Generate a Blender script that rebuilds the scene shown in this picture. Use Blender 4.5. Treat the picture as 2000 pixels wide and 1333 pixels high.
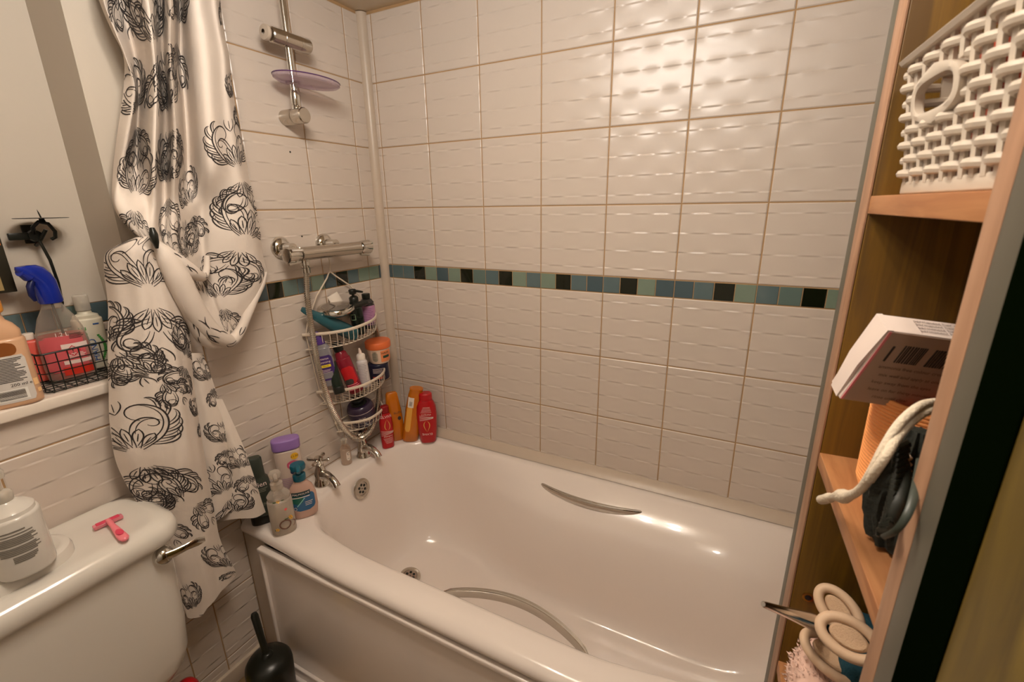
import bpy, bmesh, math, random
from math import pi, sin, cos, radians, atan2, sqrt
from mathutils import Vector, Matrix, Euler
random.seed(7)
for o in list(bpy.data.objects): bpy.data.objects.remove(o)
S = bpy.context.scene
COL = S.collection

# ------------------------------------------------------------------ camera
CX, CY, CZ = 1.2139, -1.3077, 1.3447
YAW, PIT, ROL, FPX = 2.0500, -0.2880, -0.0152, 889.98
fw = Vector((cos(PIT)*cos(YAW), cos(PIT)*sin(YAW), sin(PIT)))
rt = Vector((sin(YAW), -cos(YAW), 0)); up = rt.cross(fw)
r2 = rt*cos(ROL)+up*sin(ROL); u2 = -rt*sin(ROL)+up*cos(ROL)
cam = bpy.data.cameras.new('camera'); co = bpy.data.objects.new('camera', cam); COL.objects.link(co)
co.matrix_world = Matrix(((r2.x, u2.x, -fw.x, CX), (r2.y, u2.y, -fw.y, CY), (r2.z, u2.z, -fw.z, CZ), (0, 0, 0, 1)))
cam.sensor_width = 36; cam.lens = FPX/2000*36; cam.clip_start = .01
cam.dof.use_dof = True; cam.dof.focus_distance = 1.35; cam.dof.aperture_fstop = 11
S.camera = co

# ------------------------------------------------------------------ world, exposure, lamps
S.view_settings.view_transform = 'Standard'; S.view_settings.look = 'None'
S.view_settings.gamma = 1; S.view_settings.exposure = -0.05; S.view_settings.use_curve_mapping = False
w = bpy.data.worlds.new('world'); S.world = w; w.use_nodes = True
w.node_tree.nodes['Background'].inputs[0].default_value = (.9, .8, .7, 1)
w.node_tree.nodes['Background'].inputs[1].default_value = .3
def lamp(name, loc, watts, rad, col=(1, .93, .855)):
    l = bpy.data.lights.new(name, 'POINT'); l.energy = watts; l.shadow_soft_size = rad; l.color = col
    o = bpy.data.objects.new(name, l); COL.objects.link(o); o.location = loc; return o
lamp('added_fill_lamp', (1.26, -1.42, 1.88), 3.0, .03)  # added unseen fill: evens out the light and puts a glare on the tiles
for i in range(3):
    for j in range(2):
        lamp('ceiling_spot_bulb', (.66+.17*i, -.88-.12*j, 1.885), 4.2, .034)

# ------------------------------------------------------------------ helpers
def W(px, py, ax, val):
    """the place where the sight line through a photo pixel meets the plane axis=val"""
    d = fw+r2*((px-1000)/FPX)-u2*((py-666.5)/FPX)
    c = Vector((CX, CY, CZ)); t = (val-c['xyz'.index(ax)])/d['xyz'.index(ax)]
    return c+d*t
def WX(px, py, x): return W(px, py, 'x', x)
def lin(c):
    return tuple(((v/255)/12.92 if v/255 <= .04045 else ((v/255+.055)/1.055)**2.4) for v in c)
MATS = {}
def mat(name, rgb, rough=.4, metal=0., trans=0., coat=0., var=.06, scale=30., bump=0., ior=1.45, sss=0., alpha=1., raw=False, bscale=None):
    if name in MATS: return MATS[name]
    m = bpy.data.materials.new(name); m.use_nodes = True; nt = m.node_tree; b = nt.nodes['Principled BSDF']
    c = rgb if raw else lin(rgb)
    tc = nt.nodes.new('ShaderNodeTexCoord'); nz = nt.nodes.new('ShaderNodeTexNoise')
    nz.inputs['Scale'].default_value = scale; nz.inputs['Detail'].default_value = 3
    nt.links.new(tc.outputs['Object'], nz.inputs['Vector'])
    mx = nt.nodes.new('ShaderNodeMix'); mx.data_type = 'RGBA'
    nt.links.new(nz.outputs['Fac'], mx.inputs['Factor'])
    mx.inputs['A'].default_value = (*[max(0, v*(1-var)) for v in c], 1)
    mx.inputs['B'].default_value = (*[min(1, v*(1+var)) for v in c], 1)
    nt.links.new(mx.outputs['Result'], b.inputs['Base Color'])
    b.inputs['Roughness'].default_value = rough; b.inputs['Metallic'].default_value = metal
    b.inputs['Transmission Weight'].default_value = trans; b.inputs['Coat Weight'].default_value = coat
    b.inputs['IOR'].default_value = ior; b.inputs['Alpha'].default_value = alpha
    if bump:
        n2 = nt.nodes.new('ShaderNodeTexNoise'); n2.inputs['Scale'].default_value = bscale or scale*4
        nt.links.new(tc.outputs['Object'], n2.inputs['Vector'])
        bp = nt.nodes.new('ShaderNodeBump'); bp.inputs['Strength'].default_value = bump; bp.inputs['Distance'].default_value = .002
        nt.links.new(n2.outputs['Fac'], bp.inputs['Height']); nt.links.new(bp.outputs['Normal'], b.inputs['Normal'])
    MATS[name] = m; return m
def thin(name, rgb, op=.35, rough=.08, raw=False):
    """clear thin-walled plastic: mostly lets light through, tinted, with a sheen"""
    if name in MATS: return MATS[name]
    m = bpy.data.materials.new(name); m.use_nodes = True; nt = m.node_tree; b = nt.nodes['Principled BSDF']
    c = rgb if raw else lin(rgb)
    b.inputs['Base Color'].default_value = (*c, 1); b.inputs['Roughness'].default_value = rough
    tr = nt.nodes.new('ShaderNodeBsdfTransparent'); tr.inputs[0].default_value = (*[v**.35 for v in c], 1)
    lw = nt.nodes.new('ShaderNodeLayerWeight'); lw.inputs['Blend'].default_value = .35
    mr = nt.nodes.new('ShaderNodeMapRange'); mr.inputs['To Min'].default_value = op; mr.inputs['To Max'].default_value = min(1, op+.5)
    nt.links.new(lw.outputs['Facing'], mr.inputs['Value'])
    ms = nt.nodes.new('ShaderNodeMixShader'); nt.links.new(mr.outputs['Result'], ms.inputs['Fac'])
    nt.links.new(tr.outputs[0], ms.inputs[1]); nt.links.new(b.outputs[0], ms.inputs[2])
    nt.links.new(ms.outputs[0], nt.nodes['Material Output'].inputs['Surface'])
    MATS[name] = m; return m

class MB:
    def __init__(s): s.v = []; s.f = []; s.m = []; s.mats = []; s.cur = 0
    def use(s, m):
        if m not in s.mats: s.mats.append(m)
        s.cur = s.mats.index(m); return s
    def add(s, vs, fs):
        k = len(s.v); s.v += [tuple(v) for v in vs]; s.f += [tuple(i+k for i in f) for f in fs]; s.m += [s.cur]*len(fs); return s
    def box(s, x0, x1, y0, y1, z0, z1, b=0.):
        if b <= 0:
            v = [(x, y, z) for z in (z0, z1) for y in (y0, y1) for x in (x0, x1)]
            return s.add(v, [(0, 2, 3, 1), (4, 5, 7, 6), (0, 1, 5, 4), (2, 6, 7, 3), (0, 4, 6, 2), (1, 3, 7, 5)])
        bm = bmesh.new(); bmesh.ops.create_cube(bm, size=1)
        for v in bm.verts: v.co = Vector((x0+(x1-x0)*(v.co.x+.5), y0+(y1-y0)*(v.co.y+.5), z0+(z1-z0)*(v.co.z+.5)))
        bmesh.ops.bevel(bm, geom=bm.edges[:], offset=b, segments=3, profile=.5, affect='EDGES')
        bm.verts.ensure_lookup_table(); s.add([v.co[:] for v in bm.verts], [[v.index for v in f.verts] for f in bm.faces]); bm.free(); return s
    def loft(s, loops, cap0=True, cap1=True, close=True):
        n = len(loops[0]); vs = [p for l in loops for p in l]; fs = []
        for i in range(len(loops)-1):
            for j in range(n if close else n-1):
                k = (j+1) % n; fs.append((i*n+j, i*n+k, (i+1)*n+k, (i+1)*n+j))
        if cap0: fs.append(tuple(range(n-1, -1, -1)))
        if cap1: fs.append(tuple((len(loops)-1)*n+j for j in range(n)))
        return s.add(vs, fs)
    def tube(s, path, r, n=10, cap=True, flat=1., closed=False):
        P = [Vector(p) for p in path]; L = []
        m = len(P); R = r if isinstance(r, (list, tuple)) else [r]*m
        T = [((P[(i+1) % m]-P[i-1]) if closed else (P[min(i+1, m-1)]-P[max(i-1, 0)])).normalized() for i in range(m)]
        a = Vector((0, 0, 1)) if abs(T[0].z) < .9 else Vector((1, 0, 0))
        nrm = (a-T[0]*a.dot(T[0])).normalized()
        for i in range(m):
            nrm = (nrm-T[i]*nrm.dot(T[i])); nrm = nrm.normalized() if nrm.length > 1e-6 else Vector((1, 0, 0))
            b = T[i].cross(nrm)
            L.append([P[i]+nrm*(R[i]*flat*cos(2*pi*k/n))+b*(R[i]*sin(2*pi*k/n)) for k in range(n)])
        if closed: L.append(L[0]); return s.loft(L, False, False)
        return s.loft(L, cap, cap)
    def lathe(s, prof, n=32, c=(0, 0, 0), axis='z', cap0=True, cap1=True, sx=1., sy=1.):
        L = []
        for r, h in prof:
            l = []
            for k in range(n):
                a = 2*pi*k/n; x, y = r*cos(a)*sx, r*sin(a)*sy
                p = {'z': (x, y, h), 'x': (h, x, y), 'y': (y, h, x)}[axis]
                l.append((c[0]+p[0], c[1]+p[1], c[2]+p[2]))
            L.append(l)
        return s.loft(L, cap0, cap1)
    def sphere(s, c, r, n=16, sx=1, sy=1, sz=1):
        return s.lathe([(max(1e-5, r*sin(pi*i/n)), -r*cos(pi*i/n)*sz) for i in range(n+1)], n*2, c, 'z', False, False, sx, sy)
    def xf(s, M, start=0):
        for i in range(start, len(s.v)): s.v[i] = tuple(M @ Vector(s.v[i]))
        return s
    def build(s, name, parent=None, m=None, smooth=True, angle=38, mods=None):
        me = bpy.data.meshes.new(name); me.from_pydata(s.v, [], s.f)
        for mm in (s.mats or [m]): me.materials.append(mm)
        if s.mats: me.polygons.foreach_set('material_index', s.m)
        me.validate(); me.update()
        bm = bmesh.new(); bm.from_mesh(me); bmesh.ops.remove_doubles(bm, verts=bm.verts, dist=1e-6)
        if name not in ('shower_curtain', 'swag_fold'): bmesh.ops.recalc_face_normals(bm, faces=bm.faces)
        bm.to_mesh(me); bm.free()
        if smooth:
            me.polygons.foreach_set('use_smooth', [True]*len(me.polygons)); me.set_sharp_from_angle(angle=radians(angle))
        o = bpy.data.objects.new(name, me); COL.objects.link(o)
        if parent: o.parent = parent
        return o
def tag(o, label=None, cat=None, group=None, kind=None):
    if label: o['label'] = label
    if cat: o['category'] = cat
    if group: o['group'] = group
    if kind: o['kind'] = kind
    return o
def thing(name, label, cat, loc=(0, 0, 0), rz=0., group=None, rot=None):
    o = bpy.data.objects.new(name, None); o.empty_display_size = .03; COL.objects.link(o); o.location = loc
    o.rotation_euler = rot if rot else (0, 0, rz); return tag(o, label, cat, group)
def struct(o): o['kind'] = 'structure'; return o

_tc = {}
def text_mesh(s):
    if s in _tc: return _tc[s]
    cu = bpy.data.curves.new('t', 'FONT'); cu.body = s; cu.align_x = 'CENTER'; cu.align_y = 'CENTER'; cu.size = 1; cu.resolution_u = 2
    o = bpy.data.objects.new('t', cu); COL.objects.link(o); bpy.context.view_layer.update()
    me = bpy.data.meshes.new_from_object(o.evaluated_get(bpy.context.evaluated_depsgraph_get()))
    r = ([tuple(v.co) for v in me.vertices], [tuple(p.vertices) for p in me.polygons])
    bpy.data.objects.remove(o); bpy.data.curves.remove(cu); bpy.data.meshes.remove(me)
    _tc[s] = r; return r

# ------------------------------------------------------------------ flasks (bottles, tubs, caps) : sections (z, half width y, half depth x, exponent)
class Flask:
    def __init__(s, sec, n=40):
        s.sec = sec; s.n = n
    def at(s, z):
        q = s.sec
        if z <= q[0][0]: return q[0][1:]
        for i in range(len(q)-1):
            if z <= q[i+1][0]:
                t = (z-q[i][0])/max(1e-9, q[i+1][0]-q[i][0]); return tuple(q[i][k]*(1-t)+q[i+1][k]*t for k in (1, 2, 3))
        return q[-1][1:]
    def pt(s, z, a, off=0.):
        wy, dx, e = s.at(z); c, d = cos(a), sin(a)
        x = (dx+off)*math.copysign(abs(c)**(2/e), c); y = (wy+off)*math.copysign(abs(d)**(2/e), d)
        return (x, y, z)
    def body(s, mb, sub=1, cap0=True, cap1=True, z0=None, z1=None, off=0.):
        zs = []
        for i in range(len(s.sec)-1):
            for k in range(sub): zs.append(s.sec[i][0]+(s.sec[i+1][0]-s.sec[i][0])*k/sub)
        zs.append(s.sec[-1][0])
        if z0 is not None: zs = [z0]+[z for z in zs if z0 < z < z1]+[z1]
        mb.loft([[s.pt(z, 2*pi*k/s.n, off) for k in range(s.n)] for z in zs], cap0, cap1); return mb
    def ang(s, z, y):
        wy, dx, e = s.at(z); t = max(-.999, min(.999, y/wy)); return math.copysign(math.asin(abs(t)**(e/2)), t)
    def patch(s, mb, z0, z1, y0, y1, off=.0006, nz=10, ny=14, r=0., back=False):
        g = []
        for i in range(nz+1):
            z = z0+(z1-z0)*i/nz; row = []
            sh = 0.
            if r > 0:
                dz = min(z-z0, z1-z); sh = r-sqrt(max(0, r*r-(r-dz)**2)) if dz < r else 0.
            for j in range(ny+1):
                y = (y0+sh)+(y1-y0-2*sh)*j/ny; a = s.ang(z, y); row.append(s.pt(z, (pi-a) if back else a, off))
            g.append(row)
        vs = [p for r_ in g for p in r_]
        mb.add(vs, [(i*(ny+1)+j, i*(ny+1)+j+1, (i+1)*(ny+1)+j+1, (i+1)*(ny+1)+j) for i in range(nz) for j in range(ny)])
        return mb
    def text(s, mb, t, z, size, y=0., off=.0011, rot=0.):
        vs, fs = text_mesh(t); out = []
        for v in vs:
            u, h = v[0]*size, v[1]*size
            u, h = u*cos(rot)-h*sin(rot), u*sin(rot)+h*cos(rot)
            # +x faces the viewer, so text runs toward +y
            out.append(s.pt(z+h, s.ang(z+h, y+u), off))
        mb.add(out, fs); return mb
    def lines(s, mb, z, n, dz, y0, y1, th=.0006, off=.0011):
        for i in range(n):
            zz = z-i*dz; e = (y1-y0)*random.uniform(0, .25)
            s.patch(mb, zz-th, zz+th, y0, y1-e, off, 1, 6)
        return mb
def rnd(z0, z1, wy, dx, e=2.6, r=.004, k=4):
    """sections of a softly rounded upright prism"""
    o = [(z0, wy-r, dx-r, e)]
    for i in range(1, k+1):
        a = pi/2*i/k; o.append((z0+r*(1-cos(a)), wy-r+r*sin(a), dx-r+r*sin(a), e))
    for i in range(k, -1, -1):
        a = pi/2*i/k; o.append((z1-r*(1-cos(a)), wy-r+r*sin(a), dx-r+r*sin(a), e))
    return o

# ------------------------------------------------------------------ materials
def tile_material(name, horiz):
    """glazed cream tile with a basket-weave relief: the relief repeats every 100 mm and flips every 50 mm up the wall"""
    m = bpy.data.materials.new(name); m.use_nodes = True; nt = m.node_tree; N = nt.nodes; Lk = nt.links; b = N['Principled BSDF']
    tc = N.new('ShaderNodeTexCoord'); sp = N.new('ShaderNodeSeparateXYZ'); Lk.new(tc.outputs['Object'], sp.inputs[0])
    def math_(op, a, bb=None):
        n = N.new('ShaderNodeMath'); n.operation = op
        for i, q in enumerate((a, bb)):
            if q is None: continue
            if isinstance(q, (int, float)): n.inputs[i].default_value = q
            else: Lk.new(q, n.inputs[i])
        return n.outputs[0]
    h = sp.outputs[horiz]; off = -.0398 if horiz == 'X' else .0826
    u = math_('COSINE', math_('MULTIPLY', math_('ADD', h, off), 2*pi/.1))
    gt = math_('GREATER_THAN', sp.outputs['Z'], 1.12)
    z = math_('SUBTRACT', math_('SUBTRACT', sp.outputs['Z'], 1.095), math_('MULTIPLY', gt, .049))
    c = math_('COSINE', math_('MULTIPLY', z, 2*pi/.1))
    sq = math_('MAXIMUM', math_('MINIMUM', math_('MULTIPLY', c, 7.), 1.), -1.)
    win = math_('POWER', math_('SUBTRACT', 1., math_('ABSOLUTE', c)), 2.)
    hgt = math_('MULTIPLY', u, math_('MULTIPLY', win, sq))
    bp = N.new('ShaderNodeBump'); bp.inputs['Strength'].default_value = 1.; bp.inputs['Distance'].default_value = .0013
    Lk.new(hgt, bp.inputs['Height'])
    nz = N.new('ShaderNodeTexNoise'); nz.inputs['Scale'].default_value = 6; Lk.new(tc.outputs['Object'], nz.inputs['Vector'])
    b2 = N.new('ShaderNodeBump'); b2.inputs['Strength'].default_value = .5; b2.inputs['Distance'].default_value = .0035
    Lk.new(nz.outputs['Fac'], b2.inputs['Height']); Lk.new(bp.outputs['Normal'], b2.inputs['Normal']); Lk.new(b2.outputs['Normal'], b.inputs['Normal'])
    mx = N.new('ShaderNodeMix'); mx.data_type = 'RGBA'; mx.inputs['A'].default_value = (*lin((202, 190, 177)), 1); mx.inputs['B'].default_value = (*lin((208, 194, 182)), 1)
    Lk.new(nz.outputs['Fac'], mx.inputs['Factor']); Lk.new(mx.outputs['Result'], b.inputs['Base Color'])
    b.inputs['Roughness'].default_value = .30; b.inputs['IOR'].default_value = 1.5
    return m
def wood(name, c1, c2, axis=(1, 1, .12), scale=55, rough=.5):
    m = bpy.data.materials.new(name); m.use_nodes = True; nt = m.node_tree; N = nt.nodes; Lk = nt.links; b = N['Principled BSDF']
    tc = N.new('ShaderNodeTexCoord'); mp = N.new('ShaderNodeMapping'); mp.inputs['Scale'].default_value = axis; Lk.new(tc.outputs['Object'], mp.inputs['Vector'])
    nz = N.new('ShaderNodeTexNoise'); nz.inputs['Scale'].default_value = scale; nz.inputs['Detail'].default_value = 8; nz.inputs['Distortion'].default_value = 1.2
    Lk.new(mp.outputs[0], nz.inputs['Vector'])
    cr = N.new('ShaderNodeValToRGB'); cr.color_ramp.elements[0].position = .35; cr.color_ramp.elements[1].position = .65
    cr.color_ramp.elements[0].color = (*lin(c1), 1); cr.color_ramp.elements[1].color = (*lin(c2), 1)
    Lk.new(nz.outputs['Fac'], cr.inputs[0]); Lk.new(cr.outputs[0], b.inputs['Base Color']); b.inputs['Roughness'].default_value = rough
    return m
M_tx = tile_material('glazed_tile_back', 'X'); M_ty = tile_material('glazed_tile_left', 'Y')
M_grout = mat('grout', (172, 138, 98), .8, var=.18, scale=9, bump=.3)
M_mos = [mat('mosaic_blue', (88, 106, 108), .12, coat=.3), mat('mosaic_sea', (118, 134, 118), .12, coat=.3), mat('mosaic_black', (16, 22, 8), .1, coat=.5),
         mat('mosaic_slate', (70, 88, 94), .12, coat=.3), mat('mosaic_teal', (96, 114, 108), .12, coat=.3)]
M_plaster = mat('painted_plaster', (188, 178, 164), .6, var=.03, scale=5, bump=.15, bscale=60)
M_ceil = mat('gloss_ceiling', (196, 178, 152), .25, var=.02)
M_acr = mat('bath_acrylic', (234, 223, 214), .16, coat=.4, var=.015, scale=3)
M_cer = mat('white_ceramic', (218, 212, 202), .14, coat=.4, var=.015, scale=3)
M_trim = mat('white_trim', (192, 176, 158), .35, var=.04)
M_chr = mat('chrome', (212, 208, 200), .08, 1., var=.02)
M_chr2 = mat('satin_chrome', (196, 188, 176), .2, 1., var=.04)
M_sil = mat('sealant', (190, 170, 148), .5, var=.12, scale=20)
M_dark = mat('dark_gap', (60, 46, 32), .9)
M_wire = mat('cream_wire', (216, 200, 180), .4)
M_blk = mat('black_plastic', (22, 24, 18), .3)
M_white = mat('white_plastic', (226, 214, 200), .35)
M_red = mat('red_plastic', (176, 14, 22), .28, coat=.2)
M_gold = mat('gold_ink', (214, 168, 84), .4)
M_ink = mat('white_ink', (236, 214, 204), .5)
M_inkd = mat('dark_ink', (60, 52, 46), .6)

# ------------------------------------------------------------------ room
ZB0, ZB1, CEIL = 1.095, 1.144, 1.951
def tile(mb, axis, a0, a1, z0, z1, g=.0016, t=.0022, bev=.0014, base=0., inv=False):
    """one tile standing t proud of the bed; axis 'x': on the back wall, 'y': on the left wall"""
    a0 += g; a1 -= g; z0 += g; z1 -= g
    if a1-a0 < .004 or z1-z0 < .004: return
    def P(a, z, h): return (a, base-h, z) if axis == 'x' else (base+h, a, z)
    v = []; b2 = bev*1.6
    for (e, h) in ((0, 0), (0, t-bev), (b2, t)):
        v += [P(a0+e, z0+e, h), P(a1-e, z0+e, h), P(a1-e, z1-e, h), P(a0+e, z1-e, h)]
    f = [(8, 9, 10, 11)]
    for k in (0, 4):
        for i in range(4): j = (i+1) % 4; f.append((k+i, k+j, k+4+j, k+4+i))
    mb.add(v, f)
def mosaic(mb, axis, seq, edges, base=0.):
    for i, c in enumerate(seq):
        mb.use(M_mos[c]); tile(mb, axis, edges[i], edges[i+1], ZB0+.0005, ZB1-.0005, .0012, .0020, .0006, base)
rows_lo = [ZB0-.2*k for k in range(0, 7)]
rows_hi = [ZB1+.2*k for k in range(0, 6)]
# back wall
wb = MB(); wb.use(M_grout).add([(-.02, 0, 0), (1.75, 0, 0), (1.75, 0, CEIL), (-.02, 0, CEIL)], [(0, 1, 2, 3)])
xs = [0.012]+[.0398+.2*k for k in range(9)]+[1.74]
wb.use(M_tx)
for i in range(len(xs)-1):
    for k in range(3): tile(wb, 'x', xs[i], xs[i+1], rows_lo[k+1], rows_lo[k])
    for k in range(5):
        if rows_hi[k] < CEIL: tile(wb, 'x', xs[i], xs[i+1], rows_hi[k], min(rows_hi[k+1], CEIL))
sq = [3]+[0, 0, 2, 1, 3, 1, 2, 4, 0, 2, 1, 0, 1, 2, 0, 3, 0, 2, 1, 3, 3, 0, 2, 1, 0, 4, 2, 1, 3, 0, 2, 4, 1, 3]
ed = [.014, .0398]+[.0398+.05*(k+1) for k in range(34)]
mosaic(wb, 'x', sq[:34], ed)
struct(wb.build('wall_back', smooth=False))
# left wall: tiled by the bath, a deep window niche above the cistern
NY, NX, SILL = -.80, -.14, .97
wl = MB(); wl.use(M_grout)
wl.add([(0, .0, 0), (0, NY, 0), (0, NY, ZB1+.0), (0, 0, ZB1)], [(0, 1, 2, 3)])
wl.add([(0, 0, ZB1), (0, -.70, ZB1), (0, -.70, CEIL), (0, 0, CEIL)], [(0, 1, 2, 3)])
wl.add([(0, NY, 0), (0, -1.9, 0), (0, -1.9, SILL), (0, NY, SILL)], [(0, 1, 2, 3)])
wl.add([(NX, NY, SILL), (NX, -1.9, SILL), (NX, -1.9, ZB1), (NX, NY, ZB1)], [(0, 1, 2, 3)])
wl.add([(0, NY, SILL), (NX, NY, SILL), (NX, NY, ZB1), (0, NY, ZB1)], [(0, 1, 2, 3)])
wl.use(M_plaster)
wl.add([(0.002, -.70, ZB1), (.002, NY, ZB1), (.002, NY, CEIL), (.002, -.70, CEIL)], [(0, 1, 2, 3)])
wl.add([(0.002, -.70, ZB1), (.0, -.70, ZB1), (0, -.70, CEIL), (.002, -.70, CEIL)], [(0, 1, 2, 3)])
wl.add([(0.002, NY, ZB1), (.002, -.70, ZB1), (0, -.70, ZB1), (0, NY, ZB1)], [(0, 1, 2, 3)])
wl.add([(.002, NY, ZB1), (NX+.002, NY, ZB1), (NX+.002, NY, CEIL), (.002, NY, CEIL)], [(0, 1, 2, 3)])
wl.add([(NX+.002, NY, ZB1), (NX+.002, -1.9, ZB1), (NX+.002, -1.9, CEIL), (NX+.002, NY, CEIL)], [(0, 1, 2, 3)])
wl.add([(NX+.002, NY, ZB1), (NX+.002, -1.9, ZB1), (NX, -1.9, ZB1), (NX, NY, ZB1)], [(0, 1, 2, 3)])
wl.use(M_ty)
ys = [-.012]+[-(.0826+.2*k) for k in range(10)]
for i in range(len(ys)-1):
    y1, y0 = ys[i], ys[i+1]
    for k in range(6):
        z1, z0 = rows_lo[k], max(0, rows_lo[k+1])
        if y0 < NY < y1:
            tile(wl, 'y', NY, y1, z0, z1)
            if z0 < SILL: tile(wl, 'y', y0, NY, z0, min(z1, SILL), g=.0016)
        elif y1 <= NY:
            if z0 < SILL: tile(wl, 'y', y0, y1, z0, min(z1, SILL))
        else: tile(wl, 'y', y0, y1, z0, z1)
    for k in range(5):
        if y1 > -.7: tile(wl, 'y', max(y0, -.70), y1, rows_hi[k], min(rows_hi[k+1], CEIL))
    if y0 < NY: tile(wl, 'y', y0, min(y1, NY), SILL, ZB0, base=NX)
ey = [-.014, -.0326, -.0826]+[-.0826-.05*(k+1) for k in range(15)]
sl = [3, 1, 1, 0, 2, 3, 1, 0, 4, 2, 3, 0, 2, 1, 3, 0, 2]
for i in range(len(sl)):
    wl.use(M_mos[sl[i]]); tile(wl, 'y', max(ey[i+1], NY), ey[i], ZB0+.0005, ZB1-.0005, .0012, .002, .0006)
for i, c in enumerate([3, 4, 3, 0, 2, 3, 4, 3, 0, 3, 4]*2):
    wl.use(M_mos[c]); tile(wl, 'y', NY-.05*(i+1), NY-.05*i, ZB0+.0005, ZB1-.0005, .0012, .0036, .0006, base=NX)
# screw holes
wl.use(M_blk)
for (px, py) in ((567, 297), (590, 462)):
    p = WX(px, py, .003); wl.lathe([(.0022, 0), (.0028, .0004), (.0001, .0005)], 10, (.0022, p.y, p.z), 'x')
struct(wl.build('wall_left', smooth=False))
cr_ = MB(); cr_.lathe([(.020, .505), (.020, CEIL-.002)], 24, (.005, -.005, 0), 'z', True, True)
struct(cr_.build('trim_1', m=M_trim))
sill = MB(); sill.box(NX, .022, -1.9, NY-.001, SILL+.001, .995, .004)
struct(sill.build('trim_2', m=M_white))
sb = MB(); sb.loft([[(x, 0.002, .516), (x, -.010, .512), (x, -.026, .500), (x, -.033, .492), (x, .002, .488)] for x in (0.0, 1.7)])
struct(sb.build('trim_3', m=M_trim))
fl = MB(); fl.add([(-.0, -1.9, 0), (1.75, -1.9, 0), (1.75, 0, 0), (0, 0, 0)], [(0, 1, 2, 3)])
struct(fl.build('floor', m=wood('floor_laminate', (120, 96, 66), (150, 124, 90), (.15, 1, 1), 30, .4)))
ce = MB(); ce.add([(-.15, -1.9, CEIL), (1.75, -1.9, CEIL), (1.75, .0, CEIL), (-.15, .0, CEIL)], [(0, 3, 2, 1)])
struct(ce.build('ceiling', m=M_ceil))
wr = MB(); wr.add([(1.74, 0, 0), (1.74, -1.9, 0), (1.74, -1.9, CEIL), (1.74, 0, CEIL)], [(0, 1, 2, 3)]); struct(wr.build('wall_right', m=mat('pale_paint', (204, 197, 188), .6)))
wf = MB(); wf.add([(-.15, -1.9, 0), (1.74, -1.9, 0), (1.74, -1.9, CEIL), (-.15, -1.9, CEIL)], [(0, 1, 2, 3)]); struct(wf.build('wall_front', m=mat('pale_paint', (204, 197, 188), .6)))
bb = MB(); bb.box(.0, .012, -1.9, -.695, 0, .055, .003); struct(bb.build('baseboard_left', m=M_trim))

# ------------------------------------------------------------------ bath
def rrect(x0, x1, y0, y1, r, n=10, zf=None, m=14):
    """closed loop around a rounded rectangle, evenly matched point counts"""
    P = []
    def seg(a, b, k):
        for i in range(k): t = i/k; P.append((a[0]*(1-t)+b[0]*t, a[1]*(1-t)+b[1]*t))
    def arc(cx, cy, a0):
        for i in range(n): a = a0+pi/2*i/n; P.append((cx+r*cos(a), cy+r*sin(a)))
    seg((x0+r, y0), (x1-r, y0), m); arc(x1-r, y0+r, -pi/2)
    seg((x1, y0+r), (x1, y1-r), m//2); arc(x1-r, y1-r, 0)
    seg((x1-r, y1), (x0+r, y1), m); arc(x0+r, y1-r, pi/2)
    seg((x0, y1-r), (x0, y0+r), m//2); arc(x0+r, y0+r, pi)
    return P
def sm(a, b, x):
    t = max(0, min(1, (x-a)/(b-a))); return t*t*(3-2*t)
bath = thing('bathtub', 'white acrylic bathtub with rounded corners and side panel', 'bathtub', (0, 0, 0))
def bl(x0, x1, y0, y1, r, z, fac=0., bow=0., drop=0.):
    L = []
    for (x, y) in rrect(x0, x1, y0, y1, r, 10, m=44):
        t = sm(.30, .78, x)*(1-sm(1.25, 1.6, x)); mid = (y-(y0+y1)/2)/((y1-y0)/2)
        k = math.copysign(min(1, abs(mid))**3, mid)
        y2 = y-k*fac*t*(1 if mid > 0 else .12)
        if mid < 0: y2 -= bow*sm(.05, .45, x)*(1-sm(1.0, 1.3, x))*min(1, -mid)
        L.append((x, y2, z-drop*t*abs(k)))
    return L
b = MB()
rimz = .49
loops = [bl(.001, 1.70, -.672, -.004, .012, .450, 0, .014), bl(.001, 1.70, -.687, -.004, .012, .454, 0, .014), bl(.001, 1.70, -.692, -.004, .012, .462, 0, .014), bl(.001, 1.70, -.692, -.004, .012, .474, 0, .014),
         bl(.001, 1.70, -.685, -.004, .012, .484, 0, .014), bl(.001, 1.695, -.672, -.006, .012, rimz, 0, .014),
         bl(.106, 1.60, -.598, -.052, .15, rimz, 0, .04), bl(.112, 1.595, -.592, -.058, .15, rimz-.003, 0, .038), bl(.117, 1.59, -.587, -.064, .15, rimz-.012, .006, .035),
         bl(.121, 1.58, -.583, -.068, .15, rimz-.03, .026, .03), bl(.128, 1.56, -.577, -.073, .15, .43, .058, .02), bl(.132, 1.552, -.574, -.075, .15, .412, .070, .016), bl(.134, 1.55, -.572, -.077, .15, .404, .076, .015),
         bl(.139, 1.54, -.568, -.081, .15, .38, .084, .01),
         bl(.155, 1.50, -.556, -.093, .145, .28, .090, 0), bl(.170, 1.45, -.544, -.105, .14, .205, .083, 0), bl(.185, 1.41, -.533, -.117, .135, .155, .072, 0), bl(.205, 1.37, -.515, -.134, .13, .125, .060, 0),
         bl(.232, 1.33, -.490, -.158, .11, .107, .045, 0), bl(.268, 1.28, -.458, -.190, .09, .096, .028, 0), bl(.31, 1.22, -.42, -.228, .06, .0905, .012, 0), bl(.36, 1.15, -.38, -.27, .04, .088, 0, 0)]
b.loft(loops, False, True)
b.build('bath_shell', bath, M_acr, angle=80)
pn = MB(); pn.box(.095, 1.30, -.698, -.684, .0, .443, .003)
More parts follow.
